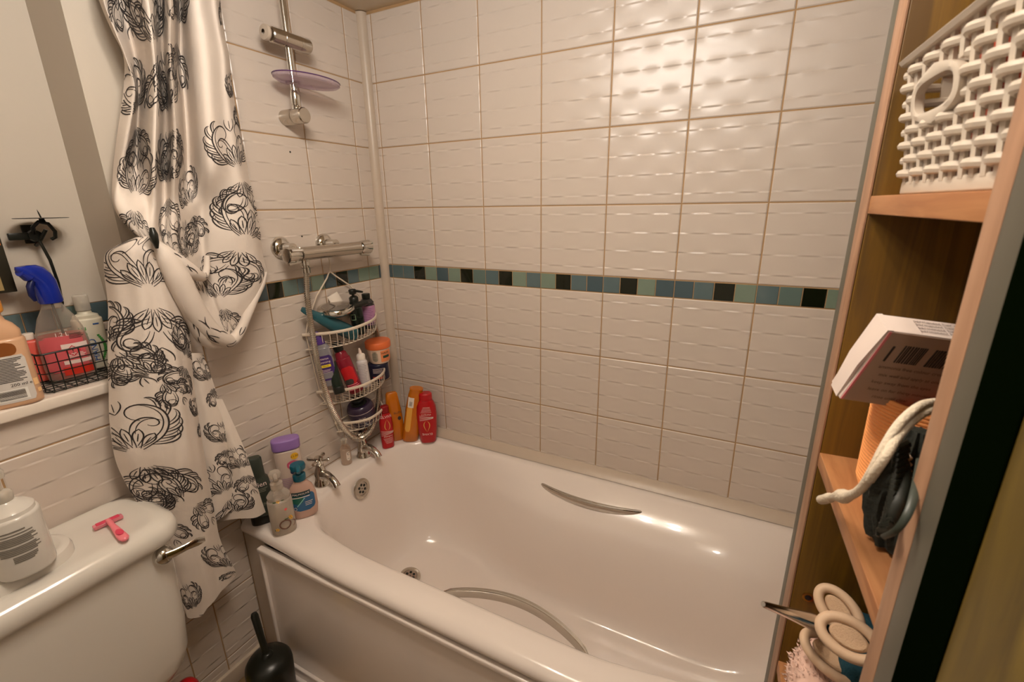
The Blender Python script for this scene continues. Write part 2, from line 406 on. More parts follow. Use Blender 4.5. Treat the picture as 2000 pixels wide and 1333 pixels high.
# raised lip along the top and left of the panel, and a skirting at its foot
pn.box(.093, 1.30, -.7075, -.69, .430, .446, .004); pn.box(.093, .103, -.7045, -.69, .02, .44, .003); pn.box(.095, 1.30, -.706, -.69, .0, .05, .004); pn.box(.095, 1.30, -.716, -.70, .0, .018, .004)
pn.build('side_panel', bath, M_acr)
ep = MB(); ep.box(.003, .096, -.684, -.672, 0, .452, .002); ep.build('panel_end_filler', bath, M_trim)
# overflow and plug hole
def strainer(name, c, nrm, R):
    m = MB()
    m.use(M_chr2).lathe([(R, 0), (R, .003), (R*.86, .006), (R*.66, .006), (R*.62, .0035), (.0005, .0035)], 36)
    m.use(M_blk)
    for k in range(7):
        a = k*2*pi/6; q = (R*.38*cos(a), R*.38*sin(a)) if k < 6 else (0, 0)
        m.lathe([(R*.13 if k < 6 else R*.05, .0036), (R*.13 if k < 6 else R*.05, .0042), (.0002, .0042)], 14, (q[0], q[1], 0))
    rot = Vector((0, 0, 1)).rotation_difference(Vector(nrm)).to_matrix().to_4x4()
    m.xf(Matrix.Translation(c) @ rot); o = m.build(name, bath); return o
ov = WX(707, 955, .139)
strainer('overflow', (.1365, ov.y, ov.z), (1, 0, .17), .034)['label'] = 'chrome overflow with round holes'
dr = W(801, 1126, 'z', .104)
strainer('plug_hole', (dr.x, dr.y, .1035), (.20, .0, 1), .036)['label'] = 'chrome plug hole'
def grip(yc, s, zc, lab, x0, x1, dp=.036):
    m = MB(); n = 28; L = []
    for i in range(n+1):
        t = i/n; x = x0+(x1-x0)*t; q = sin(pi*t)**.75 if 0 < t < 1 else 0
        bow = dp*q; wd = .0125+.001*q; h = 0
        if i in (0, n): wd *= .82
        c = Vector((x, yc+s*bow, zc+.004*q)); 
        ring = []
        for k in range(12):
            a = 2*pi*k/12; ring.append((c.x, c.y+wd*.55*math.copysign(abs(cos(a))**.6, cos(a)), c.z+wd*math.copysign(abs(sin(a))**.6, sin(a))*.9))
        L.append(ring)
    m.loft(L)
    for xx in (x0+.012, x1-.012): m.box(xx-.016, xx+.016, yc-.014 if s > 0 else yc-.004, yc+.004 if s > 0 else yc+.014, zc-.012, zc+.010, .004)
    o = m.build('grip_handle', bath, M_chr); o['label'] = lab
grip(-.088, -1, .447, 'chrome grip handle on wall side', .68, 1.025)
grip(-.627, 1, .470, 'chrome grip handle on room side', .665, 1.022, .060)

# ------------------------------------------------------------------ taps
def bath_tap(loc, rz, label, hr):
    t = thing('bath_tap', label, 'tap', loc, rz, 'pillar taps on the bath rim')
    m = MB(); m.lathe([(.026, 0), (.026, .005), (.021, .012), (.018, .03), (.019, .045), (.014, .058), (.012, .07)], 28)
    path = [(.0, 0, .033), (.018, 0, .040), (.036, 0, .042), (.055, 0, .037), (.07, 0, .028), (.078, 0, .016)]
    m.tube(path, [.015, .0145, .0125, .011, .0105, .0115], 20)
    m.build('spout', t, M_chr)
    h = MB(); h.lathe([(.009, .068), (.011, .072), (.011, .086), (.014, .09), (.012, .098), (.003, .102)], 24)
    for k in range(4):
        a = k*pi/2+hr; d = Vector((cos(a), sin(a), 0))
        h.tube([d*.006+Vector((0, 0, .088)), d*.02+Vector((0, 0, .089)), d*.032+Vector((0, 0, .09)), d*.036+Vector((0, 0, .09))], [.0055, .0048, .007, .005], 12)
    h.build('cross_handle', t, M_chr)
    return t
bath_tap((.068, -.452, .49), -.08, 'chrome cross-head bath tap beside the blue liquid soap bottle', .5)
bath_tap((.062, -.262, .49), -.05, 'chrome cross-head bath tap beside the small red shampoo bottle', .35)

# ------------------------------------------------------------------ shower valve, hose, rail
sv = thing('shower_valve', 'chrome thermostatic bar shower valve on the tiled wall', 'shower valve', (0, -.30, 1.221))
m = MB(); m.lathe([(.0165, -.112), (.0195, -.11), (.0195, .115), (.0165, .117)], 28, (.068, 0, 0), 'y'); m.build('bar_body', sv, M_chr2)
for s, a, c in ((-1, -.158, -.114), (1, .162, .119)):
    m = MB(); m.lathe([(.015, min(a, c)), (.021, min(a, c)+.003), (.0225, (a+c)/2), (.020, max(a, c)-.003), (.017, max(a, c))] if s < 0 else
                      [(.017, c), (.020, c+.003), (.0225, (a+c)/2), (.023, a-.004), (.018, a)], 20, (.068, 0, 0), 'y')
    for k in range(3):
        an = k*2*pi/3+.6; m.tube([(.068+.02*cos(an), c, .02*sin(an)), (.068+.0245*cos(an), a*.97, .0245*sin(an))], .005, 8)
    m.build('control_knob', sv, M_chr)
for y in (-.122, .033):
    m = MB(); m.lathe([(.031, .0), (.031, .005), (.024, .014), (.014, .018), (.014, .055)], 32, (.0025, y, .018), 'x')
    m.tube([(.04, y, .018), (.058, y, .006)], .014, 14); m.build('wall_flange', sv, M_chr)
m = MB(); m.lathe([(.012, -.022), (.0125, -.032), (.0105, -.034), (.0105, -.038), (.0125, -.04), (.012, -.055)][::-1], 20, (.068, -.098, 0)); m.lathe([(.011, -.022), (.011, 0)], 16, (.068, -.098, 0)); m.build('hose_outlet', sv, M_chr)
hp = [Vector((.068, -.398, 1.165)), WX(600, 580, .07), WX(610, 650, .108), WX(623, 720, .132), WX(645, 790, .125), WX(672, 838, .115), WX(698, 858, .11), WX(722, 843, .10), WX(735, 808, .085), WX(740, 760, .055), WX(741, 705, .02), WX(738, 655, .014), WX(725, 612, .014)]
def cr(P, k=10):
    out = []
    for i in range(len(P)-1):
        a, b_, c, d = P[max(0, i-1)], P[i], P[i+1], P[min(len(P)-1, i+2)]
        for j in range(k):
            t = j/k; out.append(.5*((2*b_)+(-a+c)*t+(2*a-5*b_+4*c-d)*t*t+(-a+3*b_-3*c+d)*t**3))
    out.append(P[-1]); return out
pts = cr(hp, 60); dd = [0]
for i in range(1, len(pts)): dd.append(dd[-1]+(pts[i]-pts[i-1]).length)
res = []; L_ = dd[-1]; step = .0016; k = 0
for i in range(int(L_/step)):
    s_ = i*step
    while dd[k+1] < s_: k += 1
    res.append(pts[k].lerp(pts[k+1], (s_-dd[k])/max(1e-9, dd[k+1]-dd[k])))
m = MB(); m.tube(res, [(.0088 if (i//2) % 2 else .0070) for i in range(len(res))], 10); 
hs = m.build('shower_hose', m=M_chr2, angle=20); tag(hs, 'flexible metal shower hose looping from the valve down past the caddy', 'hose')

rl = thing('shower_rail', 'chrome riser rail with sliding clamp and clear soap dish', 'shower rail', (0, -.344, 1.60))
m = MB(); m.lathe([(.0095, .02), (.0095, .345)], 24, (.055, 0, 0)); m.build('pole', rl, M_chr)
m = MB(); m.lathe([(.012, .0), (.0125, .012), (.011, .016), (.0125, .02), (.0125, .05), (.011, .055)], 24, (.055, 0, .0)); m.build('pole_socket', rl, M_chr)
m = MB(); m.lathe([(.0205, .003), (.0205, .045), (.0195, .047), (.0205, .049), (.0205, .082), (.018, .085)], 32, (0, 0, -.008), 'x'); m.build('wall_bracket', rl, M_chr2)
cl = MB(); cl.lathe([(.016, -.055), (.0185, -.052), (.0185, -.02), (.0175, -.019), (.0185, -.018), (.0185, .03), (.0172, .031), (.0185, .032), (.0185, .060), (.016, .064)], 24, (.06, 0, .175), 'y'); o = cl.build('slider_clamp', rl, M_chr2)
kn = MB(); kn.lathe([(.017, -.062), (.019, -.066), (.0175, -.072), (.006, -.074)][::-1], 24, (.06, 0, .175), 'y', False, True); kn.build('clamp_knob', rl, M_trim)
ds = MB(); ds.lathe([(.001, .078), (.092, .076), (.099, .080), (.1, .086), (.097, .086), (.09, .080), (.001, .0815)], 56, (.075, .032, 0), 'z', True, True, .62, 1.0)
ds.build('soap_dish', rl, thin('clear_lilac', (214, 196, 210), .16))['label'] = 'clear lilac oval soap dish'
dr_ = MB(); dr_.tube([(.075+.0615*cos(a*pi/28), .032+.0995*sin(a*pi/28), .0865) for a in range(56)], .0016, 8, closed=True); dr_.build('dish_rim', rl, mat('lilac_edge', (92, 62, 104), .2))
dc = MB(); dc.lathe([(.017, .072), (.019, .075), (.019, .084), (.016, .088)], 24, (.055, 0, 0)); dc.build('dish_collar', rl, thin('clear_lilac', (214, 196, 210), .16))

# ------------------------------------------------------------------ cloth print: scrolls, feathers and shells drawn as strokes
def arc(p, a, L, k0, k1, n=14):
    o = [Vector(p)]; h = a; ds_ = L/n
    for i in range(n):
        k = k0+(k1-k0)*(i/n)**1.6; h += k*ds_; o.append(o[-1]+Vector((cos(h), sin(h)))*ds_)
    return o, h
def motif(rg):
    St = []
    def add(pl, w_): St.append((pl, w_))
    def V2(a): return Vector((cos(a), sin(a)))
    def scroll(p, a, L, s, nf=5, w_=.0024):
        """a C-scroll ending in a curl, with acanthus lobes hooked along its outer side"""
        k0, k1 = s*6/L*.12, s*13.5/L
        P, _ = arc(p, a, L, k0, k1, 34); add(P, w_)
        P2, _ = arc(Vector(p)-V2(a+s*pi/2)*-.0065, a, L*.66, k0*1.15, k1*.62, 20); add(P2, w_*.62)
        for i in range(nf):
            t = .10+.56*i/nf; q = int(34*t); d = P[q+1]-P[q]; h = atan2(d.y, d.x); l = L*(.34-.17*i/nf)
            # each lobe: an outer line sweeping out and hooking back, and a shorter inner one
            A, _ = arc(P[q], h-s*.85, l, s*9, s*3.4/l*1.6, 12); add(A, .0023)
            B, _ = arc(P[q]+V2(h)*.006, h-s*.7, l*.66, s*9, s*3.2/l*1.4, 9); add(B, .0014)
    def shell(p, a, R, n=5):
        for i in range(n):
            h = a+(i-(n-1)/2)*.36; l = R*(1-.04*abs(i-(n-1)/2)**1.6); d = V2(h); nn = Vector((-d.y, d.x)); P0 = Vector(p)+d*R*.15
            lp = [(j/9, 1) for j in range(10)]+[(1-j/9, -1) for j in range(1, 9)]
            add([P0+d*(l*.8*t+.004)+nn*(s_*.0062*sin(pi*t**1.6)**.8) for t, s_ in lp], .0018)
            add([P0+d*l*.35, P0+d*l*.5, P0+d*l*.68], .0013)
    def bud(p, a, R):
        for s in (-1, 1):
            A, _ = arc(p, a+s*1.0, R*1.4, -s*18, -s*90, 12); add(A, .002)
        add([Vector(p)+V2(a)*R*.25, Vector(p)+V2(a)*R*.6, Vector(p)+V2(a)*R*1.0], .0016)
    for sx in (1, -1):
        A_ = lambda a: a if sx > 0 else pi-a
        scroll((sx*.010, .018), A_(.55), .185, sx, 6)
        scroll((sx*.010, -.040), A_(-.30), .125, -sx, 4)
        scroll((sx*.006, .055), A_(1.30), .085, -sx, 0, .002)
        scroll((sx*.006, -.065), A_(-1.30), .085, sx, 0, .002)
    shell((0, -.012), -pi/2, .052, 5); shell((0, .012), pi/2, .055, 5)
    bud((.0, .100), pi/2, .024); bud((0, -.095), -pi/2, .022)
    return St
M_cloth = mat('curtain_cloth', (214, 202, 190), .75, var=.03, scale=40, bump=.12, bscale=900)
M_print = mat('curtain_print', (46, 40, 38), .8, var=.2)
def pw(p, yz=None): return p
def cloth(mb, rows, sub=8, prints=(), thick=.0009, seed=1, side=1):
    """rows: each a list of (px, py, x) places on the sheet; both ways interpolated smoothly"""
    R = [cr([WX(*p) if not isinstance(p, Vector) else p for p in r], sub) for r in rows]
    G = [cr([R[i][j] for i in range(len(R))], sub) for j in range(len(R[0]))]
    nu, nv = len(G), len(G[0])
    g = [[G[j][i] for j in range(nu)] for i in range(nv)]   # g[v][u]
    # light wrinkles
    def nrm(i, j):
        a = g[i][min(j+1, nu-1)]-g[i][max(j-1, 0)]; b_ = g[min(i+1, nv-1)][j]-g[max(i-1, 0)][j]
        n = a.cross(b_); n = n.normalized() if n.length > 1e-9 else Vector((1, 0, 0))
        return n
    N = [[nrm(i, j) for j in range(nu)] for i in range(nv)]
    vw = (Vector((CX, CY, CZ))-g[nv//2][nu//2]).normalized()
    sg = sum(1 if N[i][j].dot(vw) > 0 else -1 for i in range(nv) for j in range(nu)); sg = 1 if sg > 0 else -1
    vs = [p for r in g for p in r]; vb = [g[i][j]-N[i][j]*thick*sg for i in range(nv) for j in range(nu)]
    fs = [(i*nu+j, i*nu+j+1, (i+1)*nu+j+1, (i+1)*nu+j) for i in range(nv-1) for j in range(nu-1)]
    mb.use(M_cloth).add(vs, fs); mb.add(vb, [f[::-1] for f in fs])
    edge = [(0, j) for j in range(nu)]+[(i, nu-1) for i in range(1, nv)]+[(nv-1, j) for j in range(nu-2, -1, -1)]+[(i, 0) for i in range(nv-2, 0, -1)]
    ev = [g[i][j] for i, j in edge]+[g[i][j]-N[i][j]*thick*sg for i, j in edge]; ne = len(edge)
    mb.add(ev, [(k, (k+1) % ne, ne+(k+1) % ne, ne+k) for k in range(ne)])
    # arc lengths for laying the print without stretch
    mid = nv//2; U = [0.]
    for j in range(1, nu): U.append(U[-1]+sum((g[i][j]-g[i][j-1]).length for i in range(0, nv, max(1, nv//8)))/len(range(0, nv, max(1, nv//8))))
    V = [0.]
    for i in range(1, nv): V.append(V[-1]+sum((g[i][j]-g[i-1][j]).length for j in range(0, nu, max(1, nu//6)))/len(range(0, nu, max(1, nu//6))))
    import bisect
    def S_(u, v):
        if u < 0 or v < 0 or u > U[-1] or v > V[-1]: return None
        j = min(nu-2, max(0, bisect.bisect_right(U, u)-1)); i = min(nv-2, max(0, bisect.bisect_right(V, v)-1))
        a = (u-U[j])/max(1e-9, U[j+1]-U[j]); b_ = (v-V[i])/max(1e-9, V[i+1]-V[i])
        p = g[i][j]*(1-a)*(1-b_)+g[i][j+1]*a*(1-b_)+g[i+1][j]*(1-a)*b_+g[i+1][j+1]*a*b_
        n = (N[i][j]*(1-a)*(1-b_)+N[i][j+1]*a*(1-b_)+N[i+1][j]*(1-a)*b_+N[i+1][j+1]*a*b_)
        return p+n.normalized()*(.0006*sg)
    mb.use(M_print)
    rg = random.Random(seed)
    for (fu, fv, rot, sc) in prints:
        c = Vector((fu*U[-1], fv*V[-1]))
        cs, sn = cos(rot)*sc, sin(rot)*sc
        for pl, w_ in motif(rg):
            q = [Vector((c.x+p.x*cs-p.y*sn, c.y-(p.x*sn+p.y*cs))) for p in pl]
            # resample finely and cut at the cloth's edge
            run = []
            def flush(run):
                if len(run) < 3: return
                v2 = []
                for k, (a3, l3, r3) in enumerate(run): v2 += [l3, r3]
                mb.add(v2, [(2*k, 2*k+1, 2*k+3, 2*k+2) for k in range(len(run)-1)])
            n_ = len(q)
            for k in range(n_):
                d = (q[min(k+1, n_-1)]-q[max(k-1, 0)]); d = d.normalized() if d.length > 1e-9 else Vector((1, 0))
                taper = .35+.65*sin(pi*min(1, max(0, (k+.6)/n_)))
                h = Vector((-d.y, d.x))*(w_*.64*sc**.4*taper)
                a3, l3, r3 = S_(*q[k]), S_(*(q[k]+h)), S_(*(q[k]-h))
                if a3 and l3 and r3: run.append((a3, l3, r3))
                else: flush(run); run = []
            flush(run)
def row(y, xs_, ds_): return [(x, y, d) for x, d in zip(xs_, ds_)]
curt = thing('shower_curtain', 'white shower curtain with black baroque scroll print, gathered up in swags', 'shower curtain', (.09, -.72, .40))
def cbuild(mb, name):
    for i in range(len(mb.v)): mb.v[i] = (mb.v[i][0]-.09, mb.v[i][1]+.72, mb.v[i][2]-.40)
    o = mb.build(name, curt, angle=60); return o
# upper drape
D = [.05, .088, .06, .018, .075, .138, .06, .148, .035, .118, .145, .125, .12, .085]
U_ = MB()
rowsU = [
 row(-190, [150, 172, 188, 204, 220, 262, 290, 318, 338, 365, 390, 402, 410, 416], D),
 row(-80, [172, 193, 208, 224, 246, 275, 300, 325, 345, 370, 395, 410, 418, 423], D),
 row(0, [193, 202, 214, 236, 262, 290, 312, 334, 350, 366, 388, 410, 422, 430], D),
 row(60, [218, 224, 236, 252, 274, 297, 316, 333, 352, 372, 398, 420, 430, 437], D),
 row(110, [241, 244, 252, 264, 284, 302, 318, 333, 352, 378, 403, 428, 440, 448], D),
 row(174, [241, 262, 266, 272, 286, 306, 322, 338, 358, 383, 408, 432, 445, 454], D),
 row(262, [229, 249, 258, 268, 282, 304, 324, 344, 364, 391, 414, 440, 458, 471], D),
 row(330, [221, 236, 250, 266, 284, 302, 322, 342, 366, 394, 418, 448, 468, 483], D),
 row(400, [221, 226, 244, 266, 286, 303, 320, 340, 366, 392, 414, 456, 484, 499], [.09, .11, .12, .115, .11, .125, .09, .12, .09, .075, .095, .12, .12, .09]),
 row(448, [252, 257, 266, 278, 290, 303, 318, 340, 366, 393, 414, 458, 490, 508], [.10, .12, .125, .125, .13, .13, .10, .12, .09, .07, .095, .12, .12, .09]),
 row(490, [300, 303, 306, 309, 312, 318, 328, 346, 368, 394, 414, 460, 496, 512], [.12, .12, .12, .12, .12, .12, .11, .11, .09, .07, .09, .115, .115, .09]),
 row(545, [345, 348, 351, 354, 358, 362, 368, 376, 388, 402, 420, 464, 500, 521], [.09, .09, .09, .09, .09, .09, .09, .09, .08, .07, .085, .105, .11, .09]),
 row(600, [385, 388, 391, 394, 397, 400, 404, 408, 414, 422, 432, 458, 480, 497], [.08]*10+[.09, .10, .10, .10]),
 row(650, [420, 422, 424, 426, 428, 430, 432, 435, 438, 442, 448, 458, 466, 474], [.085]*14),
 row(672, [438, 440, 441, 442, 443, 444, 446, 447, 448, 450, 452, 456, 459, 462], [.09]*14),
]
cloth(U_, rowsU, 7, [(.30, .28, .1, 1.05), (.62, .24, -.2, 1.0), (.45, .42, .2, 1.1), (.12, .42, .3, .9), (.14, .61, -.2, .95), (.44, .58, .1, 1.0), (.68, .63, .4, .75), (.92, .54, .1, .9), (.90, .71, -.3, .95), (.66, .76, .2, .8), (.82, .88, .1, .8), (.98, .17, .2, .5), (.98, .38, .2, .45), (.46, .77, 0, .7), (.14, .14, .1, .9), (.45, .11, 0, 1)], seed=3)
cbuild(U_, 'upper_drape')
# swag folds hanging from the clip
def swag(path, rad, name, prn, xw, flat=.55):
    P = [WX(px, py, x) for (px, py, x) in path]; Q = cr(P, 8); Rr = []
    for i in range(len(Q)):
        t = i/8; k = min(int(t), len(rad)-2); Rr.append((rad[k]+(rad[k+1]-rad[k])*(t-k))*.00135)
    m_ = MB(); m_.use(M_cloth); st = len(m_.v); m_.tube(Q, Rr, 18, True, 1.0)
    # squash toward the wall
    m_.use(M_print); rg = random.Random(len(path))
    for k in range(prn):
        i0 = rg.randrange(4, len(Q)-12)
        for s in (-1, 1):
            a0 = rg.uniform(-.6, .6); ln = rg.randrange(5, 9); pl = []
            for j in range(ln):
                i = min(len(Q)-1, i0+j); T = (Q[min(i+1, len(Q)-1)]-Q[i-1]).normalized(); vw = (Vector((CX, CY, CZ))-Q[i]).normalized()
                n = (vw-T*vw.dot(T)).normalized(); bnn = T.cross(n); a = a0+s*.16*j-.02*s*j*j
                e = n*cos(a)+bnn*sin(a); c = Q[i]+e*(Rr[i]+.0006); wdt = .0009*sin(pi*(j+.5)/ln)+.0003
                tt = bnn*cos(a)-n*sin(a); pl += [c+tt*wdt, c-tt*wdt]
            m_.add(pl, [(2*q, 2*q+1, 2*q+3, 2*q+2) for q in range(ln-1)])
    return cbuild(m_, name)
swag([(300, 476, .125), (322, 500, .13), (345, 540, .13), (366, 582, .125), (386, 616, .12), (410, 646, .115), (436, 662, .11), (452, 666, .105), (468, 648, .10), (482, 618, .098), (497, 585, .095), (511, 555, .092), (519, 532, .09)],
     [5, 14, 18, 18, 17, 16, 14, 11, 9, 8, 7, 6, 3], 'swag_fold', 6, .12)
swag([(300, 472, .12), (325, 492, .13), (350, 512, .13), (372, 530, .125), (390, 540, .115), (400, 538, .105), (404, 522, .095), (404, 500, .09)], [5, 9, 11, 12, 9, 6, 5, 4], 'swag_fold', 3, .12)
swag([(302, 482, .11), (330, 524, .118), (352, 566, .118), (378, 612, .115), (396, 652, .105), (412, 672, .10), (440, 674, .095)], [6, 12, 15, 16, 15, 9, 4], 'swag_fold', 7, .11)
# lower drop
L1 = MB()
DL = [.055, .085, .105, .125, .125, .13, .12, .11, .09]
rowsL = [
 row(462, [268, 273, 278, 283, 288, 293, 297, 301, 306], [.11, .12, .125, .125, .13, .13, .125, .12, .11]),
 row(480, [228, 240, 252, 264, 276, 287, 296, 304, 314], [.09, .11, .12, .125, .13, .13, .13, .125, .11]),
 row(498, [205, 220, 238, 256, 274, 290, 303, 316, 328], [.06, .09, .11, .125, .13, .135, .13, .12, .10]),
 row(540, [204, 222, 244, 267, 289, 308, 323, 337, 350], DL),
 row(600, [211, 230, 254, 280, 304, 325, 341, 354, 365], DL),
 row(680, [210, 232, 260, 289, 316, 340, 354, 364, 373], DL),
 row(760, [212, 236, 266, 298, 328, 350, 362, 371, 380], DL),
 row(825, [214, 240, 272, 306, 336, 358, 371, 381, 389], DL),
 row(894, [224, 250, 282, 316, 346, 368, 382, 392, 400], DL),
 row(940, [243, 266, 296, 326, 354, 376, 390, 400, 408], [.06, .08, .10, .115, .12, .12, .115, .105, .09]),
 row(1000, [278, 298, 320, 342, 364, 384, 398, 410, 419], [.075, .085, .095, .105, .11, .11, .105, .10, .09]),
 row(1060, [308, 322, 338, 354, 372, 390, 406, 420, 432], [.085, .09, .095, .10, .105, .11, .105, .095, .085]),
 row(1112, [330, 342, 354, 366, 382, 400, 418, 438, 458], [.088, .09, .095, .10, .105, .11, .10, .095, .085]),
 [(366, 1207, .09), (372, 1209, .092), (380, 1208, .095), (394, 1204, .10), (404, 1190, .105), (419, 1174, .108), (432, 1156, .10), (445, 1143, .095), (461, 1124, .085)],
]
cloth(L1, rowsL, 8, [(.46, .15, .05, 1.15), (.10, .27, .5, .75), (.78, .30, -.4, .65), (.42, .34, .7, .6), (.22, .54, .25, 1.05), (.52, .67, .9, .75), (.18, .72, .3, .65), (.93, .88, .2, .6), (.30, .985, .2, .5), (.98, .44, .2, .4)], seed=11)
cbuild(L1, 'lower_drop')
F1 = MB()
rowsF = [row(690, [352, 362, 374, 386, 396], [.07, .08, .09, .085, .075]), row(740, [362, 376, 390, 404, 414], [.07, .08, .09, .085, .075]), row(787, [368, 384, 400, 416, 430], [.07, .08, .09, .085, .075]), row(825, [374, 392, 410, 430, 446], [.07, .08, .09, .09, .08]),
 row(894, [386, 402, 420, 438, 454], [.07, .08, .09, .09, .08]), row(940, [396, 412, 428, 446, 464], [.07, .08, .09, .09, .08]), [(402, 1040, .07), (418, 1022, .08), (438, 1008, .085), (458, 990, .085), (473, 972, .08)]]
cloth(F1, rowsF, 8, [(.8, .18, .2, .55), (.75, .55, .1, .5), (.55, .88, .3, .75)], seed=5)
cbuild(F1, 'folded_flap')
R1 = MB()
rowsR = [row(780, [410, 420, 428, 434], [.07, .08, .08, .08]), row(866, [430, 446, 460, 473], [.065, .09, .10, .10]), row(930, [438, 460, 480, 496], [.06, .095, .115, .115]), row(975, [430, 460, 490, 510], [.055, .095, .118, .118]), [(424, 1020, .05), (462, 1014, .09), (498, 1012, .118), (519, 1001, .12)]]
cloth(R1, rowsR, 8, [(.7, .6, .2, .55), (.4, .97, .2, .5)], seed=8)
cbuild(R1, 'back_flap')
ck = MB(); a_, b_ = WX(297, 446, .155), WX(307, 485, .155)
ck.tube([a_, a_.lerp(b_, .3)+Vector((.004, -.002, 0)), a_.lerp(b_, .7)+Vector((.004, -.002, 0)), b_], [.0045, .0075, .006, .0025], 12)
ck.tube([a_+Vector((-.012, .006, -.002)), a_.lerp(b_, .6)+Vector((-.018, .006, 0)), b_+Vector((-.006, .002, 0))], [.004, .006, .0025], 10)
ck.tube([a_+Vector((0, 0, -.012)), a_+Vector((-.016, .006, -.012))], .0035, 10)
tag(ck.build('hair_clip', m=M_blk), 'black spring clip pinching the gathered shower curtain', 'clip')

# ------------------------------------------------------------------ toilet cistern and what stands on it
ci = thing('toilet_cistern', 'white ceramic toilet cistern with chrome flush lever', 'cistern', (.105, -1.144, .33))
m = MB(); L = []
for z, hw, hd in ((.0, .175, .060), (.006, .19, .068), (.025, .207, .074), (.06, .217, .079), (.14, .224, .082), (.345, .232, .086)):
    L.append([(x, y, z) for x, y in rrect(-hd-.012, hd, -hw, hw, .045, 8, m=8)])
m.loft(L); m.build('tank', ci, M_cer)
m = MB(); L = []
for z, e, r in ((.347, -.012, .05), (.349, .004, .055), (.358, .010, .06), (.376, .010, .06), (.389, .005, .058), (.397, -.008, .05), (.3985, -.022, .04), (.396, -.036, .03)):
    L.append([(x, y, z) for x, y in rrect(-.098-min(0, e)*.6, .094+e, -.240-e, .240+e, max(.02, r), 10, m=10)])
m.loft(L); m.build('lid', ci, M_cer)
m = MB(); L = []
for z, e in ((.394, 0), (.409, 0), (.416, -.003), (.419, -.009), (.4195, -.016), (.416, -.022)):
    L.append([(x, y, z) for x, y in rrect(-.055-e, .058+e, -.20-e, .097+e, .054+e, 12, m=8)])
m.loft(L); m.build('raised_tray', ci, M_cer)
lv = MB(); hub = Vector((.088, .198, .324))
lv.lathe([(.0185, -.006), (.0185, .006), (.015, .014), (.008, .018)], 28, hub[:], 'x')
lv.build('lever_hub', ci, M_chr)
lv = MB(); P = [hub+Vector(v) for v in ((.014, 0, .002), (.02, .014, .002), (.026, .034, .003), (.03, .054, .003), (.031, .068, .001))]
L = []
for i, p in enumerate(P):
    w_ = (.010, .009, .0075, .010, .007)[i]; h = (.006, .0045, .003, .0022, .0018)[i]
    L.append([p+Vector((h*cos(2*pi*k/12), 0, w_*sin(2*pi*k/12))) for k in range(12)])
lv.loft(L); lv.build('lever_arm', ci, M_chr)

def bottle(name, label, cat, loc, rz, sec, m_body, parts=(), group=None, rot=None, sub=1, bodyname='body', sc=None):
    t = thing(name, label, cat, loc, rz, group, rot)
    if sc: t.scale = sc if isinstance(sc, tuple) else (sc, sc, sc)
    F = Flask(sec); mb = MB(); F.body(mb.use(m_body), sub); mb.build(bodyname, t)
    for nm, fn in parts:
        q = MB(); fn(q, F); q.build(nm, t, angle=50)
    return t
def face(loc): return atan2(CY-loc[1], CX-loc[0])

# hand-soap pump bottle
p = Vector((.150, -1.118, .7495)); f = face(p)
M_liq = thin('milky_bottle', (226, 220, 210), .78, .12)
s_ = rnd(0, .112, .038, .038, 2.2, .006)[:-1]+[(.118, .034, .034, 2.1), (.126, .026, .026, 2), (.131, .017, .017, 2), (.134, .0145, .0145, 2)]
def soap_label(q, F):
    q.use(mat('grey_print', (120, 114, 104), .6))
    F.patch(q, .090, .0925, -.026, .012); F.patch(q, .0845, .0865, -.026, .02)
    for z, a, b_, n in ((.066, -.024, .024, 5), (.048, -.024, .024, 5), (.030, -.012, .018, 4)):
        F.lines(q, z+.014, n, .0031, a, b_, .0011, .0006)
def pump(q, F, z0, h=.03, r=.013, L_=.032):
    q.lathe([(r, z0), (r*1.05, z0+.002), (r*1.05, z0+.014), (r*.8, z0+.018), (r*.38, z0+.02), (r*.38, z0+.02+h*.5), (r*.9, z0+.02+h*.55), (r*.95, z0+.02+h*.8), (r*.6, z0+.02+h)], 24)
    q.tube([(0, 0, z0+.02+h*.75), (.4*L_, 0, z0+.02+h*.8), (L_, 0, z0+.02+h*.6)], [r*.5, r*.42, r*.3], 10)
bottle('soap_pump_bottle', 'white liquid soap in a clear pump bottle with small grey print, on the cistern lid', 'soap bottle', p, f, s_, M_liq,
       [('label_print', soap_label), ('pump_head', lambda q, F: pump(q.use(thin('clear_plastic', (225, 218, 205), .35)), F, .134, .04, .0135, .036)),
        ('liquid', lambda q, F: Flask([(a, b_*.93, c*.93, e) for a, b_, c, e in s_[:-4]]).body(q.use(mat('white_soap', (232, 228, 222), .4, sss=0))))])
# razor
rz_ = thing('razor', 'pink disposable razor lying on the cistern lid', 'razor', (.118, -.988, .7285), -.12)
M_pk = mat('pink_plastic', (240, 130, 140), .35); M_pk2 = mat('deep_pink', (220, 62, 92), .35)
m = MB(); L = []
for x, hw, z in ((-.012, .004, .010), (0, .0048, .010), (.02, .005, .009), (.04, .0068, .0075), (.062, .0085, .006), (.075, .0085, .006), (.082, .006, .006), (.0845, .002, .006)):
    L.append([(x, hw*cos(2*pi*k/16), z+min(hw, .0045)*sin(2*pi*k/16)*.9) for k in range(16)])
m.loft(L); m.build('handle', rz_, M_pk)
m = MB(); m.lathe([(.0001, .0), (.0062, .0), (.0068, .001)][::-1], 20, (.055, 0, .0105), 'z', True, False, 1.9, .85); m.build('grip_inlay', rz_, M_pk2)
m = MB(); m.box(-.021, -.008, -.024, .024, .001, .0085, .002); m.use; m.build('blade_head', rz_, thin('pink_clear', (244, 150, 160), .6))
m = MB(); m.box(-.019, -.0095, -.019, .019, .0055, .0105, .001); m.build('blade_cartridge', rz_, M_pk2)

